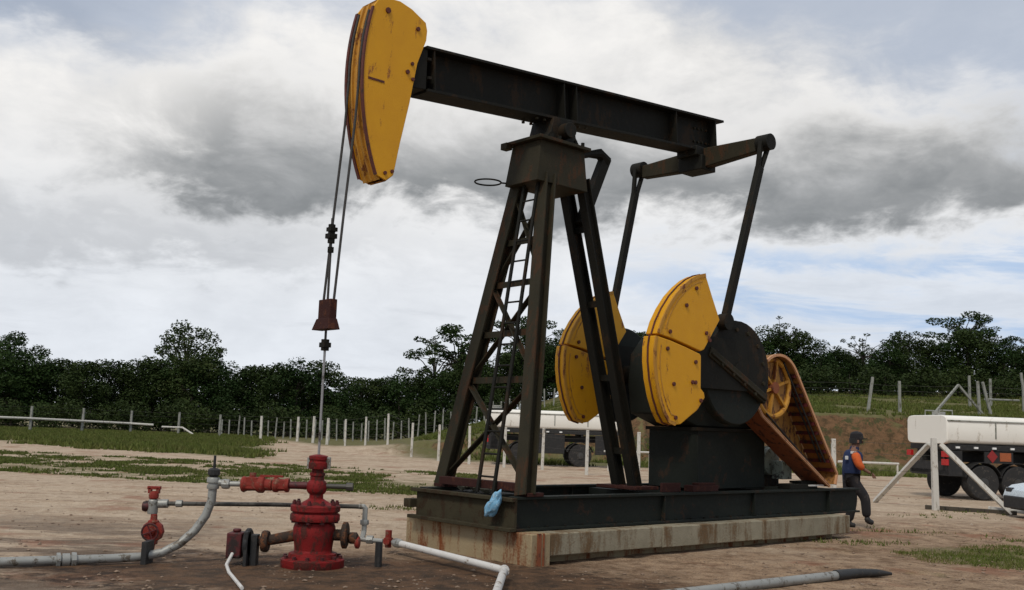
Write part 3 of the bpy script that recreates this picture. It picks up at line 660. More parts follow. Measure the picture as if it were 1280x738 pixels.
# belt guard and sheave
SX, SZ, SR = 5.98, 2.58, .52
shv = bpy.data.objects.new('sheave', None); COL.objects.link(shv); shv.parent = pj
MB().lathe([(.50, -.90), (.50, -.88)], (5.98, 0, 2.58), 'Y', 36).build('sheave_web', M_guardin, shv)
MB().torus((SX, -.93, SZ), SR - .03, .045, 'Y', 40, 8).build('sheave_rim', M_yel2, shv)
for k in range(6):
    a = k * pi / 3 + .3; MB().bar((SX + .08 * cos(a), -.93, SZ + .08 * sin(a)), (SX + (SR - .04) * cos(a), -.93, SZ + (SR - .04) * sin(a)), .04, .07, (0, 1, 0)).build('spoke', M_yel2, shv)
MB().cyl((SX, -1.0, SZ), (SX, -.86, SZ), .10).build('sheave_hub', M_guard, shv)
G0, G1 = -1.06, -.60
ga = bpy.data.objects.new('belt_guard', None); COL.objects.link(ga); ga.parent = pj
arcg = [(SX + .60 * cos(a), SZ + .56 * sin(a)) for a in [radians(128 - j * 9.2) for j in range(11)]]
upg = arcg + [(7.80, 1.12), (7.74, .93)]
log = [(5.30, 2.28), (5.46, 2.09), (7.54, .90)]
MB().strip(upg, G0, G1, .02).build('upper_band', M_guardmid, ga)
MB().strip(log, G0 - .03, G1, .02).build('lower_band', M_guard, ga)
MB().strip(upg, G0 - .03, G0 + .005, .045).build('upper_rim', M_guardrim, ga)
MB().strip(log, G0 - .03, G0 + .005, .045).build('lower_rim', M_guardrim, ga)
MB().prism(arcg[1:] + [(7.78, 1.1), (7.74, .96), (7.5, .95), (5.48, 2.1), (5.36, 2.25), (5.45, 2.6)], G1 + .002, G1 + .014).build('back_sheet', M_guardin, ga)
rb = MB(); 
pa, pb = Vector((arcg[-1][0], 0, arcg[-1][1])), Vector((7.80, 0, 1.12)); dd = (pb - pa).normalized(); nnv = Vector((-dd.z, 0, dd.x))
for k in range(11):
    p = pa.lerp(pb, (k + .5) / 11) + (nnv * -.03 if nnv.x > 0 else nnv * .03); rb.bar(p + Vector((0, G0 + .01, 0)), p + Vector((0, G1, 0)), .045, .06)
rb.build('guard_rib', M_darkred, ga)
for yy in (-.90, -.98):
    MB().tube([(SX + SR * cos(radians(60)), yy, SZ + SR * sin(radians(60))), (7.55, yy, 1.32)], .018, 6).tube([(SX - SR * cos(radians(60)), yy, SZ - SR * sin(radians(60))), (7.40, yy, 1.08)], .018, 6).build('drive_belt', M_black, pj)
# motor and clutter at the tail
mo = bpy.data.objects.new('motor', None); COL.objects.link(mo); mo.parent = pj
MB().lathe([(.16, -.42), (.24, -.40), (.26, -.30), (.26, .28), (.24, .34), (.12, .36)], (6.9, .10, 1.30), 'Y', 20).build('motor_body', M_motor, mo)
for k in range(9): MB().lathe([(.275, -.008), (.275, .008)], (6.9, -.2 + k * .055, 1.30), 'Y', 20).build('cooling_fin', M_motor, mo)
MB().bx(6.6, 7.2, -.25, .4, SK1, 1.06).build('motor_mount', M_steel, mo, .01)
MB().bx(6.75, 7.05, -.62, -.40, 1.0, 1.32).build('terminal_box', M_motor, mo, .01)
MB().bx(6.45, 7.3, -.98, -.72, SK1 + .001, SK1 + .09).bx(6.9, 7.5, -.9, -.66, SK1 + .09, SK1 + .13).build('slide_rail', M_steel, pj, .006)
MB().bx(7.0, 7.45, -1.02, -.98, SK1 + .05, SK1 + .075).build('white_strip', M_white, pj)
# brake lever cable on skid end + bolts along rail
bl = MB()
for k in range(22): bl.cyl((.25 + k * .34, -1.02, SK0 + .035), (.25 + k * .34, -1.02, SK0 + .06), .02, n=6)
bl.build('bolt', M_steel, pj)

# rubble and bag on the skid
rm = MB(); rnd = random.Random(3)
def rock(mb, c_, s_, rn, flat=.6):
    c_ = Vector(c_); q = Matrix.Rotation(rn.random() * 6.28, 3, 'Z')
    vs = [Vector((a * s_ * rn.uniform(.6, 1), b * s_ * rn.uniform(.6, 1), cc * s_ * flat * rn.uniform(.6, 1))) for a, b, cc in ((1, 0, 0), (-1, 0, 0), (0, 1, 0), (0, -1, 0), (0, 0, 1), (.2, .1, -1), (.7, .7, .3), (-.7, .6, .3), (.6, -.7, .3), (-.7, -.6, .2))]
    vs = [c_ + q @ v for v in vs]
    bm_ = bmesh.new(); [bm_.verts.new(v) for v in vs]; r_ = bmesh.ops.convex_hull(bm_, input=bm_.verts)
    bm_.verts.ensure_lookup_table(); bm_.verts.index_update()
    mb.add([v.co.copy() for v in bm_.verts], [tuple(v.index for v in f.verts) for f in bm_.faces]); bm_.free()
rr_ = thing('rubble', 'pale broken concrete lumps between the front feet of the pumpjack tower', 'rubble', pw(.62, .40, SK1 - .03), YAW)
for k in range(9):
    rm = MB(); rock(rm, (rnd.uniform(-.22, .22), rnd.uniform(-.4, .4), rnd.uniform(.04, .09)), rnd.uniform(.09, .16), rnd); rm.build('lump', M_rubble, rr_, .01)
MB().bx(.3, .95, -.1, .9, SK1 - .06, SK1 - .04).build('deck_plate', M_steel, pj)

bagm = bmesh.new(); bmesh.ops.create_icosphere(bagm, subdivisions=4, radius=1)
for v in bagm.verts:
    n_ = mnoise.noise(v.co * 1.6 + Vector((4, 1, 0))) * .35 + mnoise.noise(v.co * 4.5) * .13 + abs(mnoise.noise(v.co * 9)) * .06
    v.co *= (1 + n_); t = v.co.z
    v.co = Vector((v.co.x * .075, v.co.y * .10 * (1 - .35 * max(0, t)), v.co.z * .17)); v.co.y -= v.co.z * .55
me = bpy.data.meshes.new('plastic_bag'); bagm.to_mesh(me); bagm.free(); me.polygons.foreach_set('use_smooth', [True] * len(me.polygons)); me.materials.append(M_bag)
bag = bpy.data.objects.new('plastic_bag', me); COL.objects.link(bag); bag.location = pw(-.19, -.80, .745); bag.rotation_euler.z = YAW
tag(bag, 'crumpled light blue plastic bag caught on the front end of the skid', 'plastic bag')

# ------------------------------------------------------------------ wellhead
WH = pw(XR, 0); WH.z = 0
wh = thing('wellhead', 'red wellhead with bolted flanges and stuffing box round the polished rod', 'wellhead', WH)
MB().lathe([(.36, -.03), (.38, .0), (.38, .085), (.36, .10), (.30, .105), (.29, .16), (.235, .17), (.225, .20)], n=32).build('casing_flange', M_red, wh)
MB().lathe([(.225, .19), (.235, .28), (.25, .36), (.255, .46), (.235, .52), (.20, .54)], n=32).build('casing_head', M_red, wh)
MB().lathe([(.20, .53), (.295, .545), (.30, .56), (.30, .615), (.29, .63), (.27, .632), (.27, .65), (.29, .652), (.30, .665), (.30, .72), (.285, .735), (.20, .74), (.15, .77), (.10, .80), (.085, .81)], n=32).build('bonnet_flange', M_red, wh)
bm_bolt = MB().cyl((0, 0, .525), (0, 0, .79), .018, n=8).cyl((0, 0, .735), (0, 0, .77), .03, n=6).cyl((0, 0, .515), (0, 0, .545), .03, n=6).mesh('stud_bolt', M_darkred)
for k in range(10):
    o = bpy.data.objects.new('stud_bolt', bm_bolt); COL.objects.link(o); o.parent = wh; a = 2 * pi * k / 10 + .2; o.location = (.255 * cos(a), .255 * sin(a), 0)
bm_b2 = MB().cyl((0, 0, .08), (0, 0, .14), .025, n=6).mesh('flange_bolt', M_darkred)
for k in range(12):
    o = bpy.data.objects.new('flange_bolt', bm_b2); COL.objects.link(o); o.parent = wh; a = 2 * pi * k / 12; o.location = (.335 * cos(a), .335 * sin(a), 0)
MB().lathe([(.085, .80), (.085, .86), (.10, .87), (.12, .90), (.125, .94), (.12, .99), (.10, 1.02), (.085, 1.03), (.085, 1.08), (.095, 1.085), (.095, 1.12)], n=24).build('pumping_tee', M_red, wh)
MB().lathe([(.075, 1.11), (.075, 1.16), (.115, 1.165), (.12, 1.18), (.12, 1.24), (.105, 1.25), (.105, 1.27), (.115, 1.28), (.115, 1.32), (.06, 1.335), (.03, 1.34)], n=24).build('stuffing_box', M_red, wh)
MB().bx(.10, .15, -.03, .03, 1.17, 1.31).bx(-.125, -.105, -.06, -.03, 1.17, 1.30).build('gland_bolt', M_grey, wh)
MB().cyl((.11, 0, .96), (.42, .02, .96), .03, n=12).cyl((.36, .02, .96), (.44, .02, .96), .05, n=8).build('side_outlet', M_dkpipe, wh)
# left arm with two valves
wa = bpy.data.objects.new('outlet_valve', None); COL.objects.link(wa); wa.parent = wh
MB().cyl((-.10, 0, .96), (-.34, 0, .955), .045, n=12).build('nipple', M_darkred, wa)
MB().lathe([(.075, 0), (.09, .02), (.09, .06), (.075, .08), (.07, .14), (.085, .16), (.085, .20)], (-.54, 0, .955), 'X', 16).bx(-.52, -.36, -.07, .07, .91, 1.02).build('valve_body', M_redf, wa, .006)
MB().lathe([(.06, 0), (.09, .015), (.10, .04), (.08, .08), (.075, .18), (.10, .22), (.10, .28), (.07, .30), (.07, .38)], (-.93, 0, .95), 'X', 16).bx(-.86, -.72, -.075, .075, .90, 1.04).build('valve_body', M_redf, wa, .006)
MB().cyl((-.79, 0, 1.03), (-.79, 0, 1.09), .04, n=10).bx(-.70, -.42, -.02, .02, 1.045, 1.07).build('valve_lever', M_redf, wa)
MB().cyl((-.93, 0, .95), (-1.22, 0, .945), .032, n=12).lathe([(.055, 0), (.06, .02), (.06, .07), (.055, .09)], (-1.16, 0, .945), 'X', 8).build('union', M_grey, wa)
# lower side: casing valves and dark pipework
wl = bpy.data.objects.new('casing_valve', None); COL.objects.link(wl); wl.parent = wh
MB().tube([(-.22, 0, .36), (-.50, -.02, .30), (-.72, -.03, .27)], [.07, .065, .055], 14).build('side_pipe', M_rustpipe, wl)
MB().lathe([(.12, 0), (.13, .02), (.13, .06), (.12, .08)], (-.62, -.03, .28), 'X', 16).build('pipe_flange', M_rustpipe, wl)
MB().lathe([(.16, 0), (.18, .015), (.18, .05), (.16, .065)], (-.82, -.03, .25), 'X', 20).build('valve_flange', M_black, wl)
MB().bx(-1.02, -.84, -.16, .10, .08, .38).cyl((-.93, -.03, .38), (-.93, -.03, .42), .05).build('valve_block', M_darkred, wl, .015)
MB().bx(-.80, -.755, -.20, -.05, -.02, .40).bx(-.74, -.66, -.12, .02, -.02, .36).build('valve_stand', M_black, wl, .006)
MB().tube([(.22, 0, .38), (.40, .0, .38)], .07, 14).lathe([(.13, 0), (.16, .015), (.16, .06), (.13, .075)], (.34, 0, .38), 'X', 20).lathe([(.05, 0), (.07, .02), (.07, .10), (.04, .12)], (.42, 0, .35), 'X', 12).build('blind_flange', M_rustpipe, wh)
MB().lathe([(.05, 0), (.075, .015), (.075, .05), (.05, .065)], (.50, 0, .30), 'X', 12).build('small_valve', M_redf, wh)
hz = MB().tube([(-.93, -.18, .14), (-.95, -.34, .03), (-.78, -.85, .02), (-.36, -1.9, .02)], .020, 8).build('drain_pipe', M_white)
hz.location = WH; tag(hz, 'thin white drain pipe running forward from the dark red valve block', 'pipe')

# flowline: grey pipe sweeping down to the left
fl = thing('flowline', 'thick grey flow pipe curving down from the wellhead arm and off to the left', 'pipe', WH)
MB().tube([(-1.27, 0, .93), (-1.275, 0, .74), (-1.33, -.01, .56), (-1.44, -.04, .38), (-1.60, -.09, .22), (-1.78, -.16, .12), (-2.0, -.26, .075), (-2.3, -.42, .065), (-3.2, -.92, .065), (-4.4, -1.6, .065)], .052, 14).build('curved_pipe', M_grey, fl)
MB().lathe([(.07, 0), (.075, .015), (.075, .05), (.06, .055), (.06, .075), (.08, .08), (.08, .12), (.07, .14)], (-1.27, 0, .88), 'Z', 12).cyl((-1.27, 0, .97), (-1.10, 0, .95), .04, n=12).build('pipe_tee', M_grey, fl)
MB().lathe([(.05, 1.0), (.055, 1.04), (.075, 1.05), (.075, 1.11), (.05, 1.13), (.018, 1.135), (.016, 1.28), (.0155, 1.285)], (-1.27, 0, 0), 'Z', 10).build('top_plug', M_black, fl)
t_ = MB(); d_ = Vector((-.87, -.49, 0)).normalized(); p_ = Vector((-2.62, -.60, .065))
t_.tube([p_, p_ + d_ * .05], .085, 8); t_.tube([p_ + d_ * .07, p_ + d_ * .15], .075, 12); t_.tube([p_ + d_ * .17, p_ + d_ * .21], .085, 8)
t_.build('coupling', M_grey, fl)
MB().bx(-1.96, -1.90, -.36, -.10, -.02, .26).build('pipe_support', M_black, fl)

# thin horizontal line with the small red valves at its left end
bl_ = thing('bleed_line', 'thin horizontal pipe behind the wellhead with small red valves at its left end', 'pipe', WH)
MB().tube([(.52, .35, .70), (-.6, .33, .69), (-1.9, .30, .66)], .027, 10).build('long_pipe', M_dkpipe, bl_)
MB().tube([(.48, .35, .70), (.545, .35, .70), (.56, .35, .685), (.56, .33, .40), (.56, .2, .32)], .032, 10).lathe([(.05, 0), (.055, .01), (.055, .05), (.05, .06)], (.56, .34, .48), 'Z', 8).build('down_pipe', M_grey, bl_)
MB().cyl((.50, .18, .32), (.82, .14, .31), .028, n=10).cyl((.62, .17, .32), (.70, .16, .32), .05, n=8).build('branch_pipe', M_grey, bl_)
MB().cyl((.78, .14, -.02), (.78, .14, .30), .045, n=10).build('stand_post', M_black, bl_)
vl = bpy.data.objects.new('needle_valve', None); COL.objects.link(vl); vl.parent = bl_
MB().cyl((-1.9, .30, .66), (-2.02, .29, .655), .055, n=12).lathe([(.06, 0), (.065, .02), (.065, .16), (.05, .18)], (-2.08, .28, .53), 'Z', 12).cyl((-1.72, .30, .665), (-1.80, .30, .664), .045, n=8).build('valve_body', M_grey, vl, .004)
MB().lathe([(.04, .71), (.06, .72), (.065, .76), (.05, .80), (.03, .81)], (-2.08, .28, 0), 'Z', 10).bx(-2.16, -2.00, .25, .31, .83, .87).bx(-2.15, -2.11, .25, .31, .78, .85).bx(-2.05, -2.01, .25, .31, .78, .85).build('handle', M_redf, vl, .004)
MB().lathe([(.02, 0), (.06, .01), (.07, .05), (.05, .10)], (-2.21, .28, .62), 'X', 10).build('side_knob', M_darkred, vl)
MB().lathe([(.10, -.045), (.135, -.04), (.135, .04), (.10, .045)], (-2.05, .26, .32), 'Y', 10).lathe([(.04, -.09), (.05, -.08), (.05, .09), (.035, .10)], (-2.05, .26, .32), 'Y', 8).lathe([(.04, .53), (.045, .46), (.07, .45), (.07, .42), (.05, .41), (.05, .22), (.07, .20), (.07, .17), (.04, .16), (.035, .10)], (-2.05, .26, 0), 'Z', 10).build('gate_valve', M_redf, vl, .006)
hwm = MB().torus((-2.05, .15, .32), .10, .012, 'Y', 20, 6)
for k in range(4): hwm.cyl((-2.05, .15, .32), (-2.05 + .1 * cos(k * pi / 2 + .4), .15, .32 + .1 * sin(k * pi / 2 + .4)), .009, n=6)
hwm.cyl((-2.05, .14, .32), (-2.05, .22, .32), .015, n=8); hwm.build('handwheel', M_darkred, vl)
MB().cyl((-2.04, .28, .12), (-2.04, .28, -.02), .012, n=6).build('foot_pin', M_black, vl)

# white pipe in front of the base
wp = thing('white_pipe', 'white painted pipe slanting past the corner of the concrete base with a red valve', 'pipe')
A_ = Vector((-1.44, 13.95, .16)); B_ = Vector((.02, 11.95, .12))
MB().tube([A_, A_.lerp(B_, .97), B_ + Vector((.0, -.04, 0)), B_ + Vector((-.01, -.16, 0)), B_ + Vector((-.08, -1.6, -.02))], .045, 14).build('pipe_run', M_white, wp)
q_ = A_.lerp(B_, .03); d_ = (B_ - A_).normalized()
MB().tube([q_ - d_ * .16, q_ - d_ * .10, q_, q_ + d_ * .06], [.035, .06, .06, .05], 10).build('pipe_union', M_grey, wp)
MB().tube([A_ - d_ * .30, A_ - d_ * .16], .035, 10).cyl(A_ - d_ * .22 + Vector((0, 0, -.09)), A_ - d_ * .22 + Vector((0, 0, .14)), .045, n=10).cyl(A_ - d_ * .22 + Vector((-.02, -.09, 0)), A_ - d_ * .22 + Vector((.02, .05, .0)), .05, n=10).build('red_valve', M_redf, wp)
MB().tube([B_ + Vector((0, .03, 0)), B_ + Vector((0, -.07, 0))], .06, 12).build('elbow_collar', M_white, wp)

# pipe lying at lower right with its black sleeve
gp = thing('loose_pipe', 'grey steel pipe lying on the dirt with a flattened black hose on its right end', 'pipe')
a_, b2 = Vector((.78, 10.2, .055)), Vector((4.20, 13.0, .055))
MB().tube([a_, b2], .058, 14).build('steel_pipe', M_grey, gp)
d_ = (b2 - a_).normalized()
MB().tube([b2 - d_ * .06, b2 + d_ * .12, b2 + d_ * .4, b2 + d_ * .66 + Vector((.10, -.05, 0)), b2 + d_ * .80 + Vector((.2, -.1, -.01))], [.07, .07, .062, .05, .02], 12).build('black_hose', M_hose, gp)
gp['label'] = 'grey steel pipe lying on the dirt with a black hose on its right end'

# ------------------------------------------------------------------ fences
def ground_post(px, py, h, mat, par, w_=.13, lean=0.0, name='post', rz=.2):
    z = terrain(px, py)
    mb = MB(); top_ = Vector((px + lean, py, z + h)); mb.bar((px, py, z - .15), top_, w_, w_, (0, 1, 0), w_ * .85, w_ * .85)
    return mb.build(name, mat, par, .006)
f1 = thing('post_fence', 'row of white concrete posts with thin wires running from far left past the pump', 'fence')
posts = [(-46.0, 82, 2.1), (-40.27, 86.4, 2.15), (-37.6, 90.5, 2.15), (-34.6, 94.0, 2.1), (-30.2, 94, 2.1), (-25.3, 90.0, 2.0), (-20.5, 85.2, 2.0), (-17.2, 84.0, 2.0), (-15.4, 81.3, 2.1), (-13.4, 76.3, 2.0), (-10.96, 69.4, 1.8), (-9.0, 65.1, 1.8),
         (-6.97, 59.9, 1.8), (-5.03, 54.2, 1.8), (-3.36, 50.6, 1.78), (-1.71, 47.2, 1.75), (-.1, 44.9, 1.75), (1.53, 43.6, 1.75), (3.16, 40.3, 1.75), (4.75, 36.9, 1.75), (6.4, 34.4, 1.75), (7.9, 32.0, 1.75), (9.42, 29.5, 1.75)]
random.seed(11)
for i, (px, py, h) in enumerate(posts):
    ground_post(px, py, h, M_post if i > 5 else M_postg, f1, .13 if i > 9 else .2, random.uniform(-.03, .03))
cp = (11.17, 26.7, 1.85)
ground_post(*cp, M_post, f1, .15, -.02)
for q in ((10.45, 29.1), (12.75, 25.9)):
    MB().bar((q[0], q[1], .02), (cp[0] + (q[0] - cp[0]) * .08, cp[1] + (q[1] - cp[1]) * .08, 1.70), .11, .11, (0, 1, 0)).build('diagonal_brace', M_post, f1, .006)
MB().bar((11.0, 26.95, .06), (12.85, 25.85, .05), .12, .10).build('sill', M_bark, f1, .008)
MB().bar((12.35, 26.3, .13), (13.4, 25.6, .05), .10, .08).build('sill', M_post, f1, .008, 'pale concrete piece lying at the foot of the right brace')
pp = [Vector((p[0], p[1], terrain(p[0], p[1]))) for p in posts] + [Vector((cp[0], cp[1], 0))]
wm = {}
for hfrac in (.3, .55, .8, .97):
    mb = MB()
    for i in range(len(pp) - 1):
        h0 = (posts[i][2]) * hfrac; h1 = (posts[min(i + 1, len(posts) - 1)][2]) * hfrac
        a, b_ = pp[i] + Vector((0, -.07, h0)), pp[i + 1] + Vector((0, -.07, h1)); mid = (a + b_) / 2 - Vector((0, 0, .03))
        mb.tube([a, mid, b_], .005 if pp[i].y < 60 else .007, 4, False)
    mb.build('wire', M_dkpipe, f1)
for a, b_ in (((-62, 80.5, 1.08), (-31.5, 93.8, .66)), ((-31.0, 92.5, .55), (-26.5, 91.5, .45))):
    pass
MB().tube([(-60, 74.0, 1.30), (-46, 81.8, 1.18), (-40.3, 86.2, 1.12), (-37.6, 90.3, 1.02), (-34.6, 93.8, .92), (-32.6, 94.2, .86)], .10, 8).build('pipe_rail', M_post, f1)
MB().tube([(-31.6, 93.6, .72), (-29.6, 93.2, .72), (-28.4, 92.6, .15)], .08, 8).build('pipe_rail', M_post, f1)

f2 = thing('barrier_rail', 'low white horizontal rail behind the fence and beside the tank truck', 'barrier')
MB().tube([(13.6, 42.0, .82), (16.2, 42.3, .80)], .05, 8).build('rail', M_post, f2)
MB().tube([(16.15, 42.3, .8), (16.15, 42.3, -.1)], .04, 8).build('rail_post', M_post, f2)
MB().tube([(13.8, 42.0, .8), (13.8, 42.0, -.1)], .04, 8).build('rail_post', M_post, f2)
f3 = thing('barrier_rail', 'low white rail beyond the yard seen between the pump legs', 'barrier')
MB().tube([(4.3, 45.2, .85), (8.4, 46.5, .85)], .045, 8).build('rail', M_post, f3)
for q in (4.5, 6.4, 8.2): MB().tube([(q, 45.2 + (q - 4.3) * .32, .85), (q, 45.2 + (q - 4.3) * .32, -.1)], .035, 8).build('rail_post', M_post, f3)
# far pasture fence of thin posts
f4 = thing('pasture_fence', 'distant line of thin weathered posts in front of the dark woodland', 'fence')
random.seed(4)
for k in range(46):
    t = k / 45; px = -27 + 34 * t; py = 97 - 8 * t + random.uniform(-.4, .4)
    ground_post(px, py, random.uniform(1.5, 2.1), M_postg, f4, .13, random.uniform(-.1, .1))
mb = MB()
for hh_ in (.6, 1.1, 1.5):
    pts = [(-27 + 34 * k / 20, 97 - 8 * k / 20, terrain(-27 + 34 * k / 20, 97 - 8 * k / 20) + hh_) for k in range(21)]
    mb.tube(pts, .012, 4)
mb.build('wire', M_dkpipe, f4)
# hillside fence on the right
f5 = thing('hillside_fence', 'leaning grey posts and wires across the grassy slope on the right', 'fence')
hill = [(20.9, 73, 1.9, 0), (22.6, 64, 2.2, .35), (25.4, 66, 2.0, 0), (34.5, 76, 2.4, 0), (37.5, 79, 2.2, 0), (30.6, 66, 2.3, -.1), (31.6, 66.5, 2.2, -.55), (35.5, 70, 1.9, 0), (39.3, 77, 3.0, .2), (38.2, 75, 2.8, -.3), (42, 80, 2.4, 0), (17.6, 70, 1.8, 0), (45, 82, 2.3, 0)]
for (px, py, h, ln) in hill: ground_post(px, py, h, M_postg, f5, .17, ln)
for (q0, q1) in (((26.2, 62.8), (28.8, 65)), ((30.6, 65.2), (28.8, 65))):
    z0 = terrain(*q0); z1 = terrain(*q1); MB().bar((q0[0], q0[1], z0), (q1[0], q1[1], z1 + 2.0), .12, .12).build('diagonal_brace', M_postg, f5)
mb = MB()
for hh_ in (.7, 1.2, 1.6):
    pts = [(17.6 + 26 * k / 20, 70 + .3 * k, terrain(17.6 + 26 * k / 20, 70 + .3 * k) + hh_) for k in range(21)]
    mb.tube(pts, .012, 4)
mb.build('wire', M_dkpipe, f5)
MB().tube([(36.2, 72.0, terrain(36.2, 72) + .8), (33.5, 71.5, terrain(33.5, 71.5) + .8)], .07, 6).build('rail', M_postg, f5)

# ------------------------------------------------------------------ tank trucks
def wheel(x, y, z, r, wd, par, side=-1, name='wheel'):
    w_ = bpy.data.objects.new(name, None); COL.objects.link(w_); w_.parent = par; w_.location = (x, y, z)
    MB().lathe([(r * .62, -wd / 2), (r * .93, -wd / 2), (r, -wd / 2 + .04), (r, wd / 2 - .04), (r * .93, wd / 2), (r * .62, wd / 2)], axis='Y', n=28).build('tyre', M_tyre, w_)
    MB().lathe([(r * .60, side * wd / 2 * .9), (r * .56, side * wd / 2 * 1.0), (r * .48, side * wd / 2 * .6), (r * .30, side * wd / 2 * .45), (r * .28, side * wd / 2 * 1.15), (r * .10, side * wd / 2 * 1.2)], axis='Y', n=20).build('rim', M_rim, w_)
def tanker(root, length, wheels, z0=1.70, z1=2.60, detail=True):
    H = (z1 - z0); Wd = 2.3
    prof = []
    for k in range(28):
        a = 2 * pi * k / 28; c_, s_ = cos(a), sin(a)
        e = .27; prof.append((math.copysign(abs(c_) ** e, c_) * Wd / 2, (z0 + z1) / 2 + math.copysign(abs(s_) ** e, s_) * H / 2))
    mb = MB(); secs = [(.0, .965), (.03, 1.0), (length - .03, 1.0), (length, .965)]
    vs = []; cy = (z0 + z1) / 2
    for x_, k_ in secs: vs += [(x_, p[0] * k_, cy + (p[1] - cy) * k_) for p in prof]
    n = 28; fs = [(i * n + k, i * n + (k + 1) % n, (i + 1) * n + (k + 1) % n, (i + 1) * n + k) for i in range(3) for k in range(n)] + [tuple(range(n)), tuple(range(3 * n, 4 * n))]
    tk = mb.add(vs, fs).build('tank', M_tank, root)
    MB().bx(.02, length - .02, -Wd / 2 - .02, -Wd / 2 + .10, z1 - .19, z1 - .15).bx(.02, length - .02, Wd / 2 - .10, Wd / 2 + .02, z1 - .19, z1 - .15).build('tank_seam', M_postg, tk)
    sm = MB()
    for k in range(1, int(length / 1.9) + 1):
        x_ = k * length / (int(length / 1.9) + 1); sm.lathe([(1, 0)], (0, 0, 0)) if False else None
        sm.bx(x_ - .02, x_ + .02, -Wd / 2 - .012, -Wd / 2 + .05, z0 + .2, z1 - .2)
    sm.build('tank_band', M_postg, tk)
    rl = MB()
    for (xa, xb) in ((.15, .6),):
        for yy in (-.5, .3): rl.tube([(xa, yy, z1 - .05), (xa, yy, z1 + .16), (xb, yy, z1 + .16), (xb, yy, z1 - .05)], .02, 6)
        rl.cyl(((xa + xb) / 2, -.1, z1 - .02), ((xa + xb) / 2, -.1, z1 + .12), .2)
    rl.build('hatch_rail', M_grey, root)
    ch = MB(); ch.bx(.05, length, -.50, -.36, 1.15, 1.45); ch.bx(.05, length, .36, .50, 1.15, 1.45); ch.bx(.1, length - .1, -1.12, 1.12, 1.52, 1.70); ch.bx(.05, .15, -1.1, 1.1, .75, .90)
    for k in range(5): ch.bx(.3 + k * (length - .8) / 4, .42 + k * (length - .8) / 4, -1.05, 1.05, 1.40, 1.53)
    ch.bx(.05, .12, -.9, -.8, .85, 1.3); ch.bx(.05, .12, .8, .9, .85, 1.3)
    ch.build('chassis', M_black, root, .008)
    MB().bx(wheels[-1] + .7, length - .1, -1.14, -1.08, .6, 1.5).build('side_skirt', M_black, root, .01)
    MB().bx(.05, .50, -1.14, -1.02, .72, 1.5).bx(.05, .13, -1.02, 1.02, .72, 1.15).build('rear_panel', M_black, root, .01)
    if len(wheels) > 1 and wheels[1] - wheels[0] > 2: MB().bx(wheels[0] + .75, wheels[1] - .75, -1.14, -1.0, .6, 1.5).build('tool_box', M_black, root, .02)
    if wheels[0] > 1.3: MB().bx(.15, wheels[0] - .75, -1.14, -1.08, .75, 1.5).build('side_skirt', M_black, root, .01)
    for wx in wheels:
        for sd__ in (-1, 1): wheel(wx, sd__ * .98, .54, .54, .34, root, sd__)
        MB().strip([(wx + .63 * cos(radians(a)), .54 + .63 * sin(radians(a))) for a in range(15, 166, 15)], -1.18, -.70, .02).build('mudguard', M_black, root)
    mk = MB().bx(-.04, .04, -.02, .02, -.03, .03).mesh('marker_light', M_lwhite)
    for k in range(6):
        o = bpy.data.objects.new('marker_light', mk); COL.objects.link(o); o.parent = root; o.location = (.35 + k * .62, -1.14, 1.61); o.scale = (1.6, 1, 1)
    tl = MB(); tl.bx(-.04, .05, -1.12, -.86, 1.30, 1.48); tl.bx(-.04, .05, -1.12, -.86, 1.05, 1.24); tl.build('tail_light', M_lred, root)
    MB().bx(-.04, .05, .86, 1.12, 1.30, 1.48).build('tail_light', M_lred, root)
def cab(root, x0):
    pr = [(x0, .75), (x0, 2.75), (x0 + .25, 2.95), (x0 + 1.5, 2.95), (x0 + 1.95, 1.9), (x0 + 2.1, 1.7), (x0 + 2.15, .55), (x0 + .1, .55)]
    MB().prism(pr, -1.15, 1.15).build('cab', M_tank, root, .06)
    MB().prism([(x0 + .75, 1.8), (x0 + .75, 2.55), (x0 + 1.45, 2.55), (x0 + 1.72, 1.8)], -1.165, -1.14).build('side_window', M_glass, root)
    MB().prism([(x0 + .75, 1.8), (x0 + .75, 2.55), (x0 + 1.45, 2.55), (x0 + 1.72, 1.8)], 1.14, 1.165).build('side_window', M_glass, root)
    MB().add([(x0 + 1.60, -1.0, 2.75), (x0 + 1.60, 1.0, 2.75), (x0 + 1.97, 1.0, 1.9), (x0 + 1.97, -1.0, 1.9), (x0 + 1.50, -1.0, 2.75), (x0 + 1.50, 1.0, 2.75), (x0 + 1.87, 1.0, 1.9), (x0 + 1.87, -1.0, 1.9)], [(0, 1, 2, 3), (4, 7, 6, 5), (0, 4, 5, 1), (1, 5, 6, 2), (2, 6, 7, 3), (3, 7, 4, 0)]).build('windscreen', M_glass, root)
    MB().bx(x0 + 2.1, x0 + 2.3, -1.15, 1.15, .45, .85).build('bumper', M_black, root, .03)
t2 = thing('tank_truck', 'white tank truck with red and orange placards at the right edge behind the braced post', 'tank truck', (13.45, 32.75, 0), radians(9))
tanker(t2, 6.6, (1.2, 2.38))
cab(t2, 6.75); 
for sd__ in (-1, 1): wheel(7.9, sd__ * .98, .54, .54, .30, t2, sd__)
pl = MB(); pl.add([(1.30, -1.20, 1.36), (1.48, -1.20, 1.16), (1.66, -1.20, 1.36), (1.48, -1.20, 1.56), (1.30, -1.185, 1.36), (1.48, -1.185, 1.16), (1.66, -1.185, 1.36), (1.48, -1.185, 1.56)], [(0, 1, 2, 3), (4, 7, 6, 5), (0, 4, 5, 1), (1, 5, 6, 2), (2, 6, 7, 3), (3, 7, 4, 0)]).build('hazard_placard', M_sred, t2, label='red diamond hazard placard')
MB().bx(1.74, 2.12, -1.20, -1.185, 1.22, 1.48).build('hazard_placard', M_sor, t2, label='orange rectangular hazard placard')
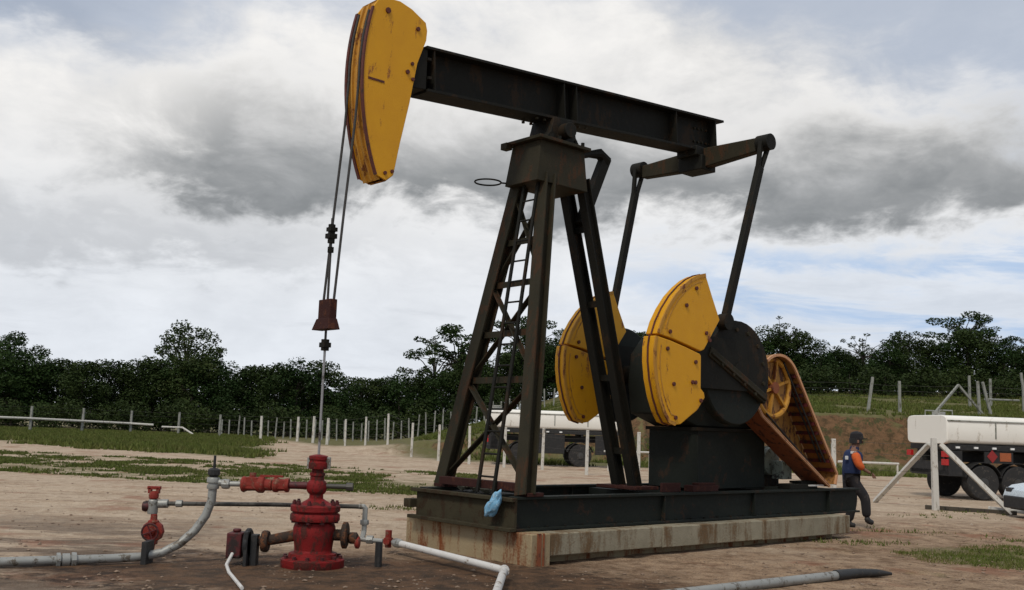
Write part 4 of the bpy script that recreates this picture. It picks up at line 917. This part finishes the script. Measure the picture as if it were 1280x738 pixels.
MB().bx(1.22, 2.2, -1.184, -1.14, 1.15, 1.5).build('placard_holder', M_black, t2)
t1 = thing('tank_trailer', 'white tank trailer standing behind the fence, seen between the legs of the pump', 'tank trailer', (-1.0, 49.0, 0), radians(4))
tanker(t1, 6.3, (1.6, 4.4))

# ------------------------------------------------------------------ car at the right edge
car = thing('parked_car', 'front corner of a pale silver car just inside the right edge of the photo', 'car', (14.45, 24.7, 0), radians(3))
prof = [(-2.1, .32), (-2.14, .50), (-2.08, .66), (-1.9, .78), (-1.1, .92), (-.55, 1.0), (.15, 1.42), (1.0, 1.45), (1.6, 1.05), (2.05, .98), (2.1, .4)]
secs = []
bmv = []; nP = len(prof)
for yv, k_ in ((-.82, .93), (-.78, .985), (-.6, 1.0), (.6, 1.0), (.78, .985), (.82, .93)):
    bmv += [(x * (1 if abs(yv) < .8 else .985), yv * (1 - .14 * max(0, z - .95) / .5), .32 + (z - .32) * k_) for x, z in prof]
fs = [(i * nP + k, i * nP + (k + 1) % nP, (i + 1) * nP + (k + 1) % nP, (i + 1) * nP + k) for i in range(5) for k in range(nP)] + [tuple(range(nP)), tuple(range(5 * nP, 6 * nP))]
MB().add(bmv, fs).build('body', M_carp, car, .03)
MB().prism([(-.42, 1.0), (.12, 1.33), (.95, 1.36), (1.4, 1.02)], -.80, -.74).build('side_window', M_glass, car)
MB().add([(-.52, -.66, 1.02), (-.52, .66, 1.02), (.10, .58, 1.405), (.10, -.58, 1.405), (-.48, -.66, .98), (-.48, .66, .98), (.14, .58, 1.37), (.14, -.58, 1.37)], [(0, 1, 2, 3), (4, 7, 6, 5), (0, 4, 5, 1), (1, 5, 6, 2), (2, 6, 7, 3), (3, 7, 4, 0)]).build('windscreen', M_glass, car)
for sx in (-1.35, 1.3):
    for sy in (-.72, .72): wheel(sx, sy, .31, .31, .2, car, -1 if sy < 0 else 1)
MB().bx(-2.17, -2.05, -.72, .72, .22, .52).build('bumper', M_black, car, .03)
for sy in (-1, 1): MB().box((-2.06, sy * .58, .66), (.10, .26, .11)).build('headlight', M_glass, car, .02)
MB().bx(-1.95, 1.95, -.80, .80, .18, .38).build('sill', M_black, car, .02)

# ------------------------------------------------------------------ person walking to the right
def skin(name, pts, edges, rad, mat, parent, root=0, sub=1):
    me = bpy.data.meshes.new(name); me.from_pydata([Vector(p) for p in pts], edges, []); o = bpy.data.objects.new(name, me); COL.objects.link(o); o.parent = parent
    o.modifiers.new('skin', 'SKIN'); sv = me.skin_vertices[0].data
    for i, r in enumerate(rad): sv[i].radius = r if isinstance(r, tuple) else (r, r); sv[i].use_root = (i == root)
    if sub: s_ = o.modifiers.new('sub', 'SUBSURF'); s_.levels = sub; s_.render_levels = sub
    me.materials.append(mat); o.modifiers[0].use_smooth_shade = True
    return o
pe = thing('person', 'person in navy vest with orange sleeves, dark trousers and cap walking beside the skid', 'person', (6.93, 20.6, 0), radians(-12))
# local frame: +X = walking direction (to the right of the photograph), Z up
hip = (0, 0, .93)
P_ = [hip, (.02, 0, 1.15), (.04, 0, 1.38), (.06, 0, 1.47), (.09, 0, 1.55), (.11, 0, 1.63),                    # 0-5 spine, neck, head
      (.04, -.19, 1.40), (.10, -.27, 1.16), (.27, -.22, 1.06), (.33, -.20, 1.03),                             # 6-9 near arm, bent forward
      (.04, .19, 1.40), (-.06, .25, 1.14), (-.04, .24, .90), (-.03, .235, .84),                               # 10-13 far arm
      (.0, -.10, .88), (.24, -.11, .58), (.26, -.11, .20), (.27, -.11, .15), (.39, -.11, .11),                # 14-18 near leg lifted, knee forward
      (.0, .10, .88), (.03, .10, .48), (-.04, .10, .10), (-.04, .10, .05), (.09, .10, .03)]                   # 19-23 far leg on the ground
E_ = [(0, 1), (1, 2), (2, 3), (3, 4), (4, 5), (2, 6), (6, 7), (7, 8), (8, 9), (2, 10), (10, 11), (11, 12), (12, 13), (0, 14), (14, 15), (15, 16), (16, 17), (17, 18), (0, 19), (19, 20), (20, 21), (21, 22), (22, 23)]
R_ = [(.10, .13), (.095, .12), (.10, .14), .065, .085, .088, .055, .042, .032, .03, .055, .042, .032, .03, .075, .05, .036, .035, .025, .075, .05, .036, .035, .025]
body = skin('body', P_, E_, R_, M_skin, pe)
skin('vest', [(-.01, 0, .88), (.0, 0, 1.05), (.03, 0, 1.25), (.05, 0, 1.39), (.06, 0, 1.46)], [(0, 1), (1, 2), (2, 3), (3, 4)], [(.17, .19), (.175, .185), (.19, .20), (.17, .20), (.10, .12)], M_navy, pe)
for (s0, s1, s2) in (((.045, -.18, 1.41), (.11, -.27, 1.17), (.21, -.245, 1.09)), ((.03, .18, 1.41), (-.06, .26, 1.16), (-.05, .25, .98))):
    skin('sleeve', [s0, s1, s2], [(0, 1), (1, 2)], [.095, .080, .062], M_orange, pe)
skin('trousers', [(0, 0, .92)] + P_[14:17] + P_[19:22], [(0, 1), (1, 2), (2, 3), (0, 4), (4, 5), (5, 6)], [(.145, .165), .125, .10, .085, .125, .10, .085], M_trouser, pe)
for k in (16, 21):
    a, b_ = Vector(P_[k]), Vector(P_[k + 2]); skin('boot', [a + Vector((0, 0, .04)), Vector(P_[k + 1]), b_], [(0, 1), (1, 2)], [.066, .066, .048], M_black, pe)
MB().lathe([(.122, -.02), (.124, .03), (.115, .09), (.078, .125), (.02, .14)], (.105, 0, 1.665), 'Z', 20).box((.225, 0, 1.665), (.13, .15, .018)).build('cap', M_trouser, pe)
MB().lathe([(.085, 0), (.09, .03), (.075, .07)], (.065, 0, 1.45), 'Z', 14).build('collar', M_navy, pe)
MB().lathe([(.112, 0), (.118, .05), (.118, .10)], (.085, 0, 1.57), 'Z', 16).build('hair', M_black, pe)
MB().box((.02, -.192, 1.40), (.10, .03, .045)).build('reflective_patch', M_refl, pe, .006); MB().box((-.10, -.185, 1.30), (.06, .02, .07)).build('reflective_patch', M_refl, pe, .006)
MB().box((.215, 0, 1.60), (.03, .022, .045)).build('nose', M_skin, pe, .008)
for sy in (-1, 1):
    MB().box((.195, sy * .032, 1.63), (.016, .022, .012)).build('eye', M_black, pe); MB().box((.12, sy * .115, 1.61), (.035, .016, .06)).build('ear', M_skin, pe, .006)
for hx, hy, hz_, dirx in ((.33, -.20, 1.03, 1.0), (-.03, .235, .84, 0)):
    base_ = Vector((hx, hy, hz_)); pts = [base_]; ed = []; rd = [.026]
    pts.append(base_ + Vector((.05 * dirx, 0, -.05 + .04 * dirx))); ed.append((0, 1)); rd.append(.030)
    for f_ in range(4):
        q = pts[1] + Vector(((f_ - 1.5) * .016, 0, -.03)); i0 = len(pts); pts += [q, q + Vector((.008, -.004 if hy < 0 else .004, -.035 + abs(f_ - 1.5) * .004)), q + Vector((.022, -.006, -.055))]
        ed += [(1, i0), (i0, i0 + 1), (i0 + 1, i0 + 2)]; rd += [.010, .009, .008]
    i0 = len(pts); pts += [pts[0] + Vector((.035, 0, -.02)), pts[0] + Vector((.05, 0, -.05))]; ed += [(0, i0), (i0, i0 + 1)]; rd += [.011, .009]
    skin('hand', pts, ed, rd, M_skin, pe, 0, 1)
pe.scale = (1.05, 1.05, 1.06)

# ------------------------------------------------------------------ trees
def crown_mesh(name, rng, clumps, leaf, per, mat):
    vs, fs = [], []
    for (cx_, cy_, cz_, r, fl_) in clumps:
        for _ in range(int(per * r * r)):
            a = rng.random() * 2 * pi; u = rng.uniform(-1, 1); q = sqrt(1 - u * u); rr2 = r * (.45 + .6 * rng.random() ** .6)
            p = Vector((cx_ + q * cos(a) * rr2, cy_ + q * sin(a) * rr2, cz_ + u * rr2 * fl_))
            s_ = leaf * rng.uniform(.6, 1.3); t1_ = Vector((rng.gauss(0, 1), rng.gauss(0, 1), rng.gauss(0, .5))).normalized(); t2_ = t1_.cross(Vector((rng.gauss(0, 1), rng.gauss(0, 1), rng.gauss(0, 1)))).normalized()
            o = len(vs); vs += [p - t1_ * s_, p - t2_ * s_ * .55, p + t1_ * s_, p + t2_ * s_ * .55]; fs.append((o, o + 1, o + 2, o + 3))
    me = bpy.data.meshes.new(name); me.from_pydata(vs, [], fs); me.materials.append(mat); return me
def tree_proto(kind, seed):
    rng = random.Random(seed); cl = []; tr_ = MB()
    if kind == 'dense':
        H = 8.5; W_ = 3.4
        tr_.tube([(0, 0, -.5), (.05, .05, 2), (.15, 0, 4.5), (.1, .1, 6.5)], [.22, .17, .12, .05], 7)
        for k in range(30):
            z = rng.uniform(1.0, H - .9); t = z / H; w_ = W_ * (1 - .55 * max(0, (t - .45) / .55) ** 1.6) * rng.uniform(.25, 1)
            a = rng.random() * 2 * pi; cl.append((cos(a) * w_, sin(a) * w_, z, rng.uniform(.8, 1.5), .75))
            if k % 3 == 0: tr_.tube([(.1, 0, max(1, z - 1.5)), (cos(a) * w_ * .6, sin(a) * w_ * .6, z - .3), (cos(a) * w_, sin(a) * w_, z)], [.07, .045, .015], 5)
        cl += [(rng.uniform(-.8, .8), rng.uniform(-.8, .8), H - .9, 1.3, .8)]
        leaf, per = .15, 165
    elif kind == 'tall':
        H = 11.2; W_ = 3.3
        tr_.tube([(0, 0, -.5), (.1, 0, 3), (-.1, .1, 6), (.1, .1, 9)], [.28, .22, .16, .06], 7)
        for k in range(30):
            z = rng.uniform(3.5, H - .8); t = (z - 3.5) / (H - 3.5); w_ = W_ * (.65 + .5 * sin(pi * min(1, t * 1.25)) - .5 * max(0, t - .6)) * rng.uniform(.3, 1) * (1.1 if t < .8 else .6)
            a = rng.random() * 2 * pi; cl.append((cos(a) * w_, sin(a) * w_, z, rng.uniform(.7, 1.25), .65))
            if k % 2 == 0: tr_.tube([(0, 0, max(2, z - 2.5)), (cos(a) * w_ * .6, sin(a) * w_ * .6, z - .6), (cos(a) * w_, sin(a) * w_, z)], [.10, .06, .02], 5)
        leaf, per = .14, 170
    elif kind == 'broad':
        tr_.tube([(0, 0, -.5), (.1, 0, 3), (-.1, .1, 6), (.1, .1, 9.5)], [.32, .25, .18, .06], 7)
        for k in range(52):
            a = rng.random() * 2 * pi; q = rng.random() ** .6; z = 7.3 + 3.0 * rng.uniform(-1, 1) * (1 - .6 * q * q) ; p = (cos(a) * q * 3.9, sin(a) * q * 3.9, z + .5 * (1 - q))
            cl.append((*p, rng.uniform(.7, 1.15), .7))
            if k % 3 == 0: tr_.tube([(0, 0, max(2, z - 3)), (p[0] * .5, p[1] * .5, z - .8), p], [.12, .07, .02], 5)
        leaf, per = .14, 170
    elif kind == 'umbrella':
        H = 9.5
        tr_.tube([(0, 0, -.5), (.2, 0, 3), (0, .1, 5.5)], [.26, .2, .16], 7)
        for k in range(24):
            a = rng.random() * 2 * pi; rr3 = rng.uniform(.6, 4.6); z = H - .6 - rr3 * .28 - rng.choice((0, 0, 1.3, 2.3)) + rng.uniform(-.2, .2)
            p = (cos(a) * rr3, sin(a) * rr3, z); cl.append((*p, rng.uniform(.55, 1.05), .42)); cl.append((p[0] * .7 + rng.uniform(-.4, .4), p[1] * .7, z - rng.uniform(.4, 1.2), rng.uniform(.35, .7), .5))
            tr_.tube([(0, .1, 5.4 - rng.random() * 1.5), (p[0] * .35 + rng.uniform(-.4, .4), p[1] * .35 + rng.uniform(-.4, .4), 5.2 + (z - 5.2) * .62), (p[0] * .75, p[1] * .75, z - .35 + rng.uniform(-.2, .2)), p], [.08, .05, .03, .012], 5)
        leaf, per = .13, 200
    elif kind == 'sparse':
        H = 8.5
        tr_.tube([(0, 0, -.5), (.1, 0, 3), (0, .1, 5)], [.2, .15, .11], 7)
        for k in range(22):
            a = rng.random() * 2 * pi; rr3 = rng.uniform(.3, 3.6); z = H - .5 - rr3 * .45 - rng.uniform(0, 2.6)
            p = (cos(a) * rr3, sin(a) * rr3, z); cl.append((*p, rng.uniform(.30, .62), .5))
            tr_.tube([(0, .1, 4.9 - rng.random() * 1.5), (p[0] * .5, p[1] * .5, (5 + z) / 2), p], [.07, .04, .018], 5)
        leaf, per = .11, 260
    else:                                           # low
        for k in range(14):
            a = rng.random() * 2 * pi; w_ = rng.uniform(0, 2.2); cl.append((cos(a) * w_, sin(a) * w_, rng.uniform(.5, 2.6), rng.uniform(.7, 1.2), .7))
        tr_.tube([(0, 0, -.3), (.1, 0, 1.2), (.1, .1, 2.2)], [.12, .09, .04], 6)
        leaf, per = .14, 150
    cm = crown_mesh('crown', rng, cl, leaf, per, M_leaf3 if kind == 'low' else (M_leaf, M_leaf2, M_leaf3, M_leaf)[(seed // 17) % 4])
    return tr_.mesh('trunk', M_bark), cm
PROTO = {}
for kd, n_ in (('dense', 4), ('broad', 2), ('umbrella', 2), ('sparse', 2), ('low', 3)):
    PROTO[kd] = [tree_proto(kd, 17 * (i + 1) + len(kd) * 5) for i in range(n_)]
def tree(kd, x, y, sc, rng, label, group, name=None, idx=None, zs=1.0):
    tm, cm = PROTO[kd][rng.randrange(len(PROTO[kd])) if idx is None else idx]
    t_ = thing(name or ('shrub' if kd == 'low' else 'tree'), label, 'shrub' if kd == 'low' else 'tree', (x, y, terrain(x, y) - .05), rng.random() * 6.28, group)
    t_.scale = (sc, sc, sc * zs)
    for nm, me_ in (('trunk', tm), ('crown', cm)):
        o_ = bpy.data.objects.new(nm, me_); COL.objects.link(o_); o_.parent = t_
    return t_
rng = random.Random(21)
GL = 'trees of the dark woodland beyond the fence'
# heights follow the skyline: (x along the front, height)
def px_x(px, y): return (px - 634) / 1266 * y
sky_l = [(-40, 6.9), (0, 9.2), (22, 9.3), (45, 8.8), (75, 8.0), (105, 7.8), (135, 7.6), (165, 7.9), (190, 8.4), (215, 8.6), (240, 8.8), (264, 8.5), (287, 8.0), (315, 8.0), (345, 8.3), (372, 8.6), (398, 8.1), (425, 6.9), (450, 7.0), (475, 7.3), (500, 7.4), (525, 7.3), (552, 7.3), (580, 7.3), (606, 7.2), (632, 7.1), (660, 7.0), (690, 6.9), (720, 6.7), (750, 6.6), (780, 6.4), (812, 6.2)]
ORD = ['nearest', 'second', 'third', 'fourth', 'fifth', 'sixth', 'seventh', 'eighth', 'ninth', 'tenth', 'eleventh', 'twelfth', 'thirteenth', 'fourteenth']
def placed(pxs, marks, stem, hidden):
    """label each tree by counting from the closest landmark; marks = (px, name)"""
    out_ = {}
    for mpx, nm in marks:
        for sgn, word in ((-1, 'to the left of'), (1, 'to the right of')):
            own = sorted([p for p in pxs if (p - mpx) * sgn > 0 and min(marks, key=lambda q: abs(q[0] - p))[0] == mpx], key=lambda p: abs(p - mpx))
            for k, p in enumerate(own): out_[p] = '%s, %s %s %s' % (stem, ORD[min(k, 13)], word, nm)
    for p in pxs:
        if p not in out_: out_[p] = '%s, directly behind %s' % (stem, min(marks, key=lambda q: abs(q[0] - p))[1])
        if p >= hidden[0] and p <= hidden[1]: out_[p] = hidden[2]
    return out_
LL = placed([q[0] for q in sky_l], ((12, 'the far-left loose tree'), (230, 'the tallest round-crowned tree'), (408, 'the polished rod')), 'dark woodland tree', (555, 830, 'dark woodland tree behind the legs and weights of the pump'))
for i, (px, h) in enumerate(sky_l):
    yy = 112 + rng.uniform(-2.5, 2.5)
    tree('dense', px_x(px, yy), yy, h / 8.7 * rng.uniform(.94, 1.05), rng, LL[px], GL)
for i in range(24):
    px = -60 + i * 39; yy = 122 + rng.uniform(-2, 3)
    tree('dense', px_x(px, yy), yy, rng.uniform(.80, .90), rng, 'tree of the back row, mostly hidden behind the front of the woodland', 'trees of the back row of the woodland')
for k in range(14):
    xx = -62 - k * 5.2; tree('dense', xx, 110 - k * 1.6 + rng.uniform(-1.5, 1.5), rng.uniform(.85, 1.05), rng, 'dark woodland tree standing beyond the left edge of the photo', 'woodland trees beyond the left edge')
tree('broad', px_x(230, 117), 117, 1.13, rng, 'tallest round-crowned dark tree rising above the woodland on the left', None, idx=0)
tree('broad', px_x(14, 117), 117, 1.0, rng, 'loose-crowned tree rising at the far left edge above the woodland', None, idx=1)
tree('sparse', px_x(362, 111), 111, .98, rng, 'thin-crowned tree just left of the polished rod above the woodland', None, idx=1)
tree('umbrella', px_x(570, 116), 116, 1.30, rng, 'open-branched spreading tree with gaps of sky left of the pump tower', None, idx=0)
tree('sparse', px_x(540, 115), 115, 1.42, rng, 'sparse tree with drooping leaf clusters on the left of the open spreading tree', None, idx=0)
tree('umbrella', px_x(655, 115), 115, 1.15, rng, 'open tree seen through the lattice of the pump tower', None, idx=1)
for k, (px, yy, s_) in enumerate(((20, 106, .8), (70, 104, .9), (118, 105, .8), (160, 104, .9), (205, 105, 1.0), (250, 104, .9), (300, 105, .9), (345, 104, 1.0), (390, 105, .9), (432, 104, .9), (470, 104, .9), (512, 104, .9), (550, 105, .9), (590, 104, .9))):
    tree('low', px_x(px, yy), yy, s_ * 1.15, rng, 'low dark shrub at the foot of the woodland beyond the fence', 'shrubs along the edge of the woodland')
GR = 'trees on the ridge at the right'
right = [(840, 98, 5.2), (862, 98, 5.6), (885, 100, 6.2), (905, 98, 6.4), (928, 98, 6.6), (950, 100, 6.7), (975, 98, 6.2), (998, 99, 6.1), (1020, 98, 5.3), (1042, 99, 4.5), (1065, 98, 4.1), (1088, 99, 4.4), (1108, 98, 5.4), (1130, 98, 6.4), (1152, 99, 5.5), (1178, 98, 6.2), (1205, 98, 6.7), (1232, 99, 6.3), (1256, 98, 5.6), (1285, 99, 4.9), (1315, 98, 5.2)]
LR = placed([q[0] for q in right], ((974, 'the tuft-topped tree'), (1077, 'the thin open tree'), (1205, 'the flat-topped tree')), 'dark ridge tree', (0, 900, 'dark ridge tree hidden behind the crank and weights of the pump'))
for (px, yy, h) in right:
    tree('dense', px_x(px, yy), yy + rng.uniform(-1.5, 1.5), h / 8.7, rng, LR[px], GR)
for i in range(11):
    px = 880 + i * 40; tree('dense', px_x(px, 108), 108 + rng.uniform(-1, 2), .48, rng, 'tree of the back row, hidden behind the dark trees of the ridge', 'trees of the back row on the ridge')
tree('sparse', px_x(974, 99), 99, .95, rng, 'small tuft-topped tree rising above the ridge right of the pump', None, idx=0)
tree('sparse', px_x(1077, 99), 99, .80, rng, 'thin open tree in the dip of the ridge with sky showing through', None, idx=1)
tree('umbrella', px_x(1208, 102), 102, .92, rng, 'wide flat-topped tree, highest on the ridge at the right', None, idx=0)
tree('umbrella', px_x(1264, 101), 101, .66, rng, 'small sparse tree leaning out at the far right edge of the ridge', None, idx=1)
for k, (px, yy) in enumerate(((960, 92), (1010, 93), (1060, 92), (1105, 93), (1150, 92), (1195, 93), (1240, 92), (1275, 92))):
    tree('low', px_x(px, yy), yy, .9, rng, 'low dark shrub on the grassy slope in front of the ridge trees', 'shrubs below the ridge trees')
# continuous undergrowth closing the wood
cl = [(px_x(rng.uniform(-120, 1400), 118) , 116 + rng.uniform(-3, 8), 0, rng.uniform(1.2, 2.2), .9) for _ in range(230)]
cl = [(a, b_, terrain(a, b_) + rng.uniform(.5, 3.2), r, f_) for a, b_, _, r, f_ in cl]
cl += [(px_x(p_, 103), 103 + rng.uniform(-1.5, 1.5), terrain(px_x(p_, 103), 103) + .9, rng.uniform(1.0, 1.6), .8) for p_ in range(830, 1330, 9)]
ug = bpy.data.objects.new('undergrowth', crown_mesh('undergrowth', rng, cl, .20, 60, M_leaf)); COL.objects.link(ug); ug['kind'] = 'stuff'
tag(ug, 'dark tangled undergrowth filling the gaps below the woodland trees', 'undergrowth')

# ------------------------------------------------------------------ grass, stones
def blades(name, label, pts, hmin, hmax, seed, wd=.012):
    rn = random.Random(seed); vs, fs = [], []
    for (x, y) in pts:
        z = terrain(x, y) - .01
        for _ in range(5):
            a = rn.random() * 6.28; h = rn.uniform(hmin, hmax); ox, oy = rn.gauss(0, .05), rn.gauss(0, .05); lx, ly = rn.gauss(0, .35) * h, rn.gauss(0, .35) * h
            w_ = wd * (1 + y / 25); o = len(vs); c_, s_ = cos(a) * w_, sin(a) * w_
            vs += [(x + ox - c_, y + oy - s_, z), (x + ox + c_, y + oy + s_, z), (x + ox + lx, y + oy + ly, z + h)]; fs.append((o, o + 1, o + 2))
    me = bpy.data.meshes.new(name); me.from_pydata(vs, [], fs); me.materials.append(M_grass)
    o = bpy.data.objects.new(name, me); COL.objects.link(o); o['kind'] = 'stuff'; return tag(o, label, 'grass')
rn = random.Random(8)
def fb(x, y, s): return mnoise.noise(Vector((x * s, y * s, 1.7)))
pts = []
while len(pts) < 9000:
    y = rn.uniform(24, 44); x = rn.uniform(-.55 * y, -1.0); yg_ = y + .35 * x
    if 24.5 < yg_ < 37 and fb(x, y, .5) + .7 * fb(x, y, 1.6) + rn.gauss(0, .16) > (.05 if yg_ < 31 else .25): pts.append((x, y))
blades('grass', 'patchy yellow green grass strip on the sand left of the pump', pts, .03, .10, 1)
pts = []
while len(pts) < 26000:
    y = rn.uniform(44, 100); x = rn.uniform(-.56 * y, -6)
    if y + .75 * x > 37 + 5 * fb(x, y, .3) + abs(rn.gauss(0, 2.2)) and x + .23 * (y - 44) < -10.5 + 3 * fb(x, y, .4) - abs(rn.gauss(0, 1.5)): pts.append((x, y))
blades('meadow_grass', 'green meadow grass along the foot of the far left fence', pts, .06, .30, 2)
pts = []
while len(pts) < 22000:
    y = rn.uniform(50, 97); x = rn.uniform(-6, .56 * y)
    if fb(x, y, .35) > -.25 and not (57.5 < y < 61 and x > 4) and y + 2.3 * x > 50: pts.append((x, y))
blades('slope_grass', 'rough olive grass over the bank and slope on the right', pts, .06, .28, 3)
pts = []
while len(pts) < 1500:
    y = rn.uniform(13.5, 19); x = rn.uniform(4.5, 10)
    if ((x - 7.9) / 1.7) ** 2 + ((y - 16.1) / 1.5) ** 2 < 1 + 1.3 * fb(x, y, 1.1): pts.append((x, y))
blades('grass_patch', 'small green grass patch on the brown soil at lower right', pts, .02, .07, 4, .006)
pts = []
for (cx_, cy_, n_) in ((7.6, 20.1, 30), (9.3, 19.0, 20), (10.2, 24.2, 18), (11.6, 25.9, 22), (-2.2, 21.5, 50), (-1.2, 24.0, 60), (5.8, 17.6, 40)):
    for _ in range(n_): pts.append((rn.gauss(cx_, .5), rn.gauss(cy_, .25)))
blades('weeds', 'scattered weeds and tufts on the bare yard', pts, .03, .09, 5, .008)
st_ = MB(); rn = random.Random(6)
for _ in range(5000):
    y = 10.5 + 22 * rn.random() ** 1.5; x = rn.uniform(-.54 * y, .56 * y)
    l = Vector((x, y, 0)) - PO; lx = l.x * cos(YAW) + l.y * sin(YAW); ly = -l.x * sin(YAW) + l.y * cos(YAW)
    if -.1 < lx < 7.9 and -1.4 < ly < 1.4: continue
    if fb(x, y, .8) + .6 * fb(x, y, 3) < rn.uniform(-.25, .35): continue
    s_ = rn.choice((.010, .012, .014, .016, .02, .028, .038)); rock(st_, (x, y, terrain(x, y) + s_ * .15), s_, rn)
M_stone = weathered('stones', (.30, .21, .14), (.12, .085, .06), (.4, .33, .25), .3, .8, .9)
so = st_.build('gravel', M_stone, kind='stuff'); tag(so, 'loose small stones scattered over the dirt yard', 'gravel')
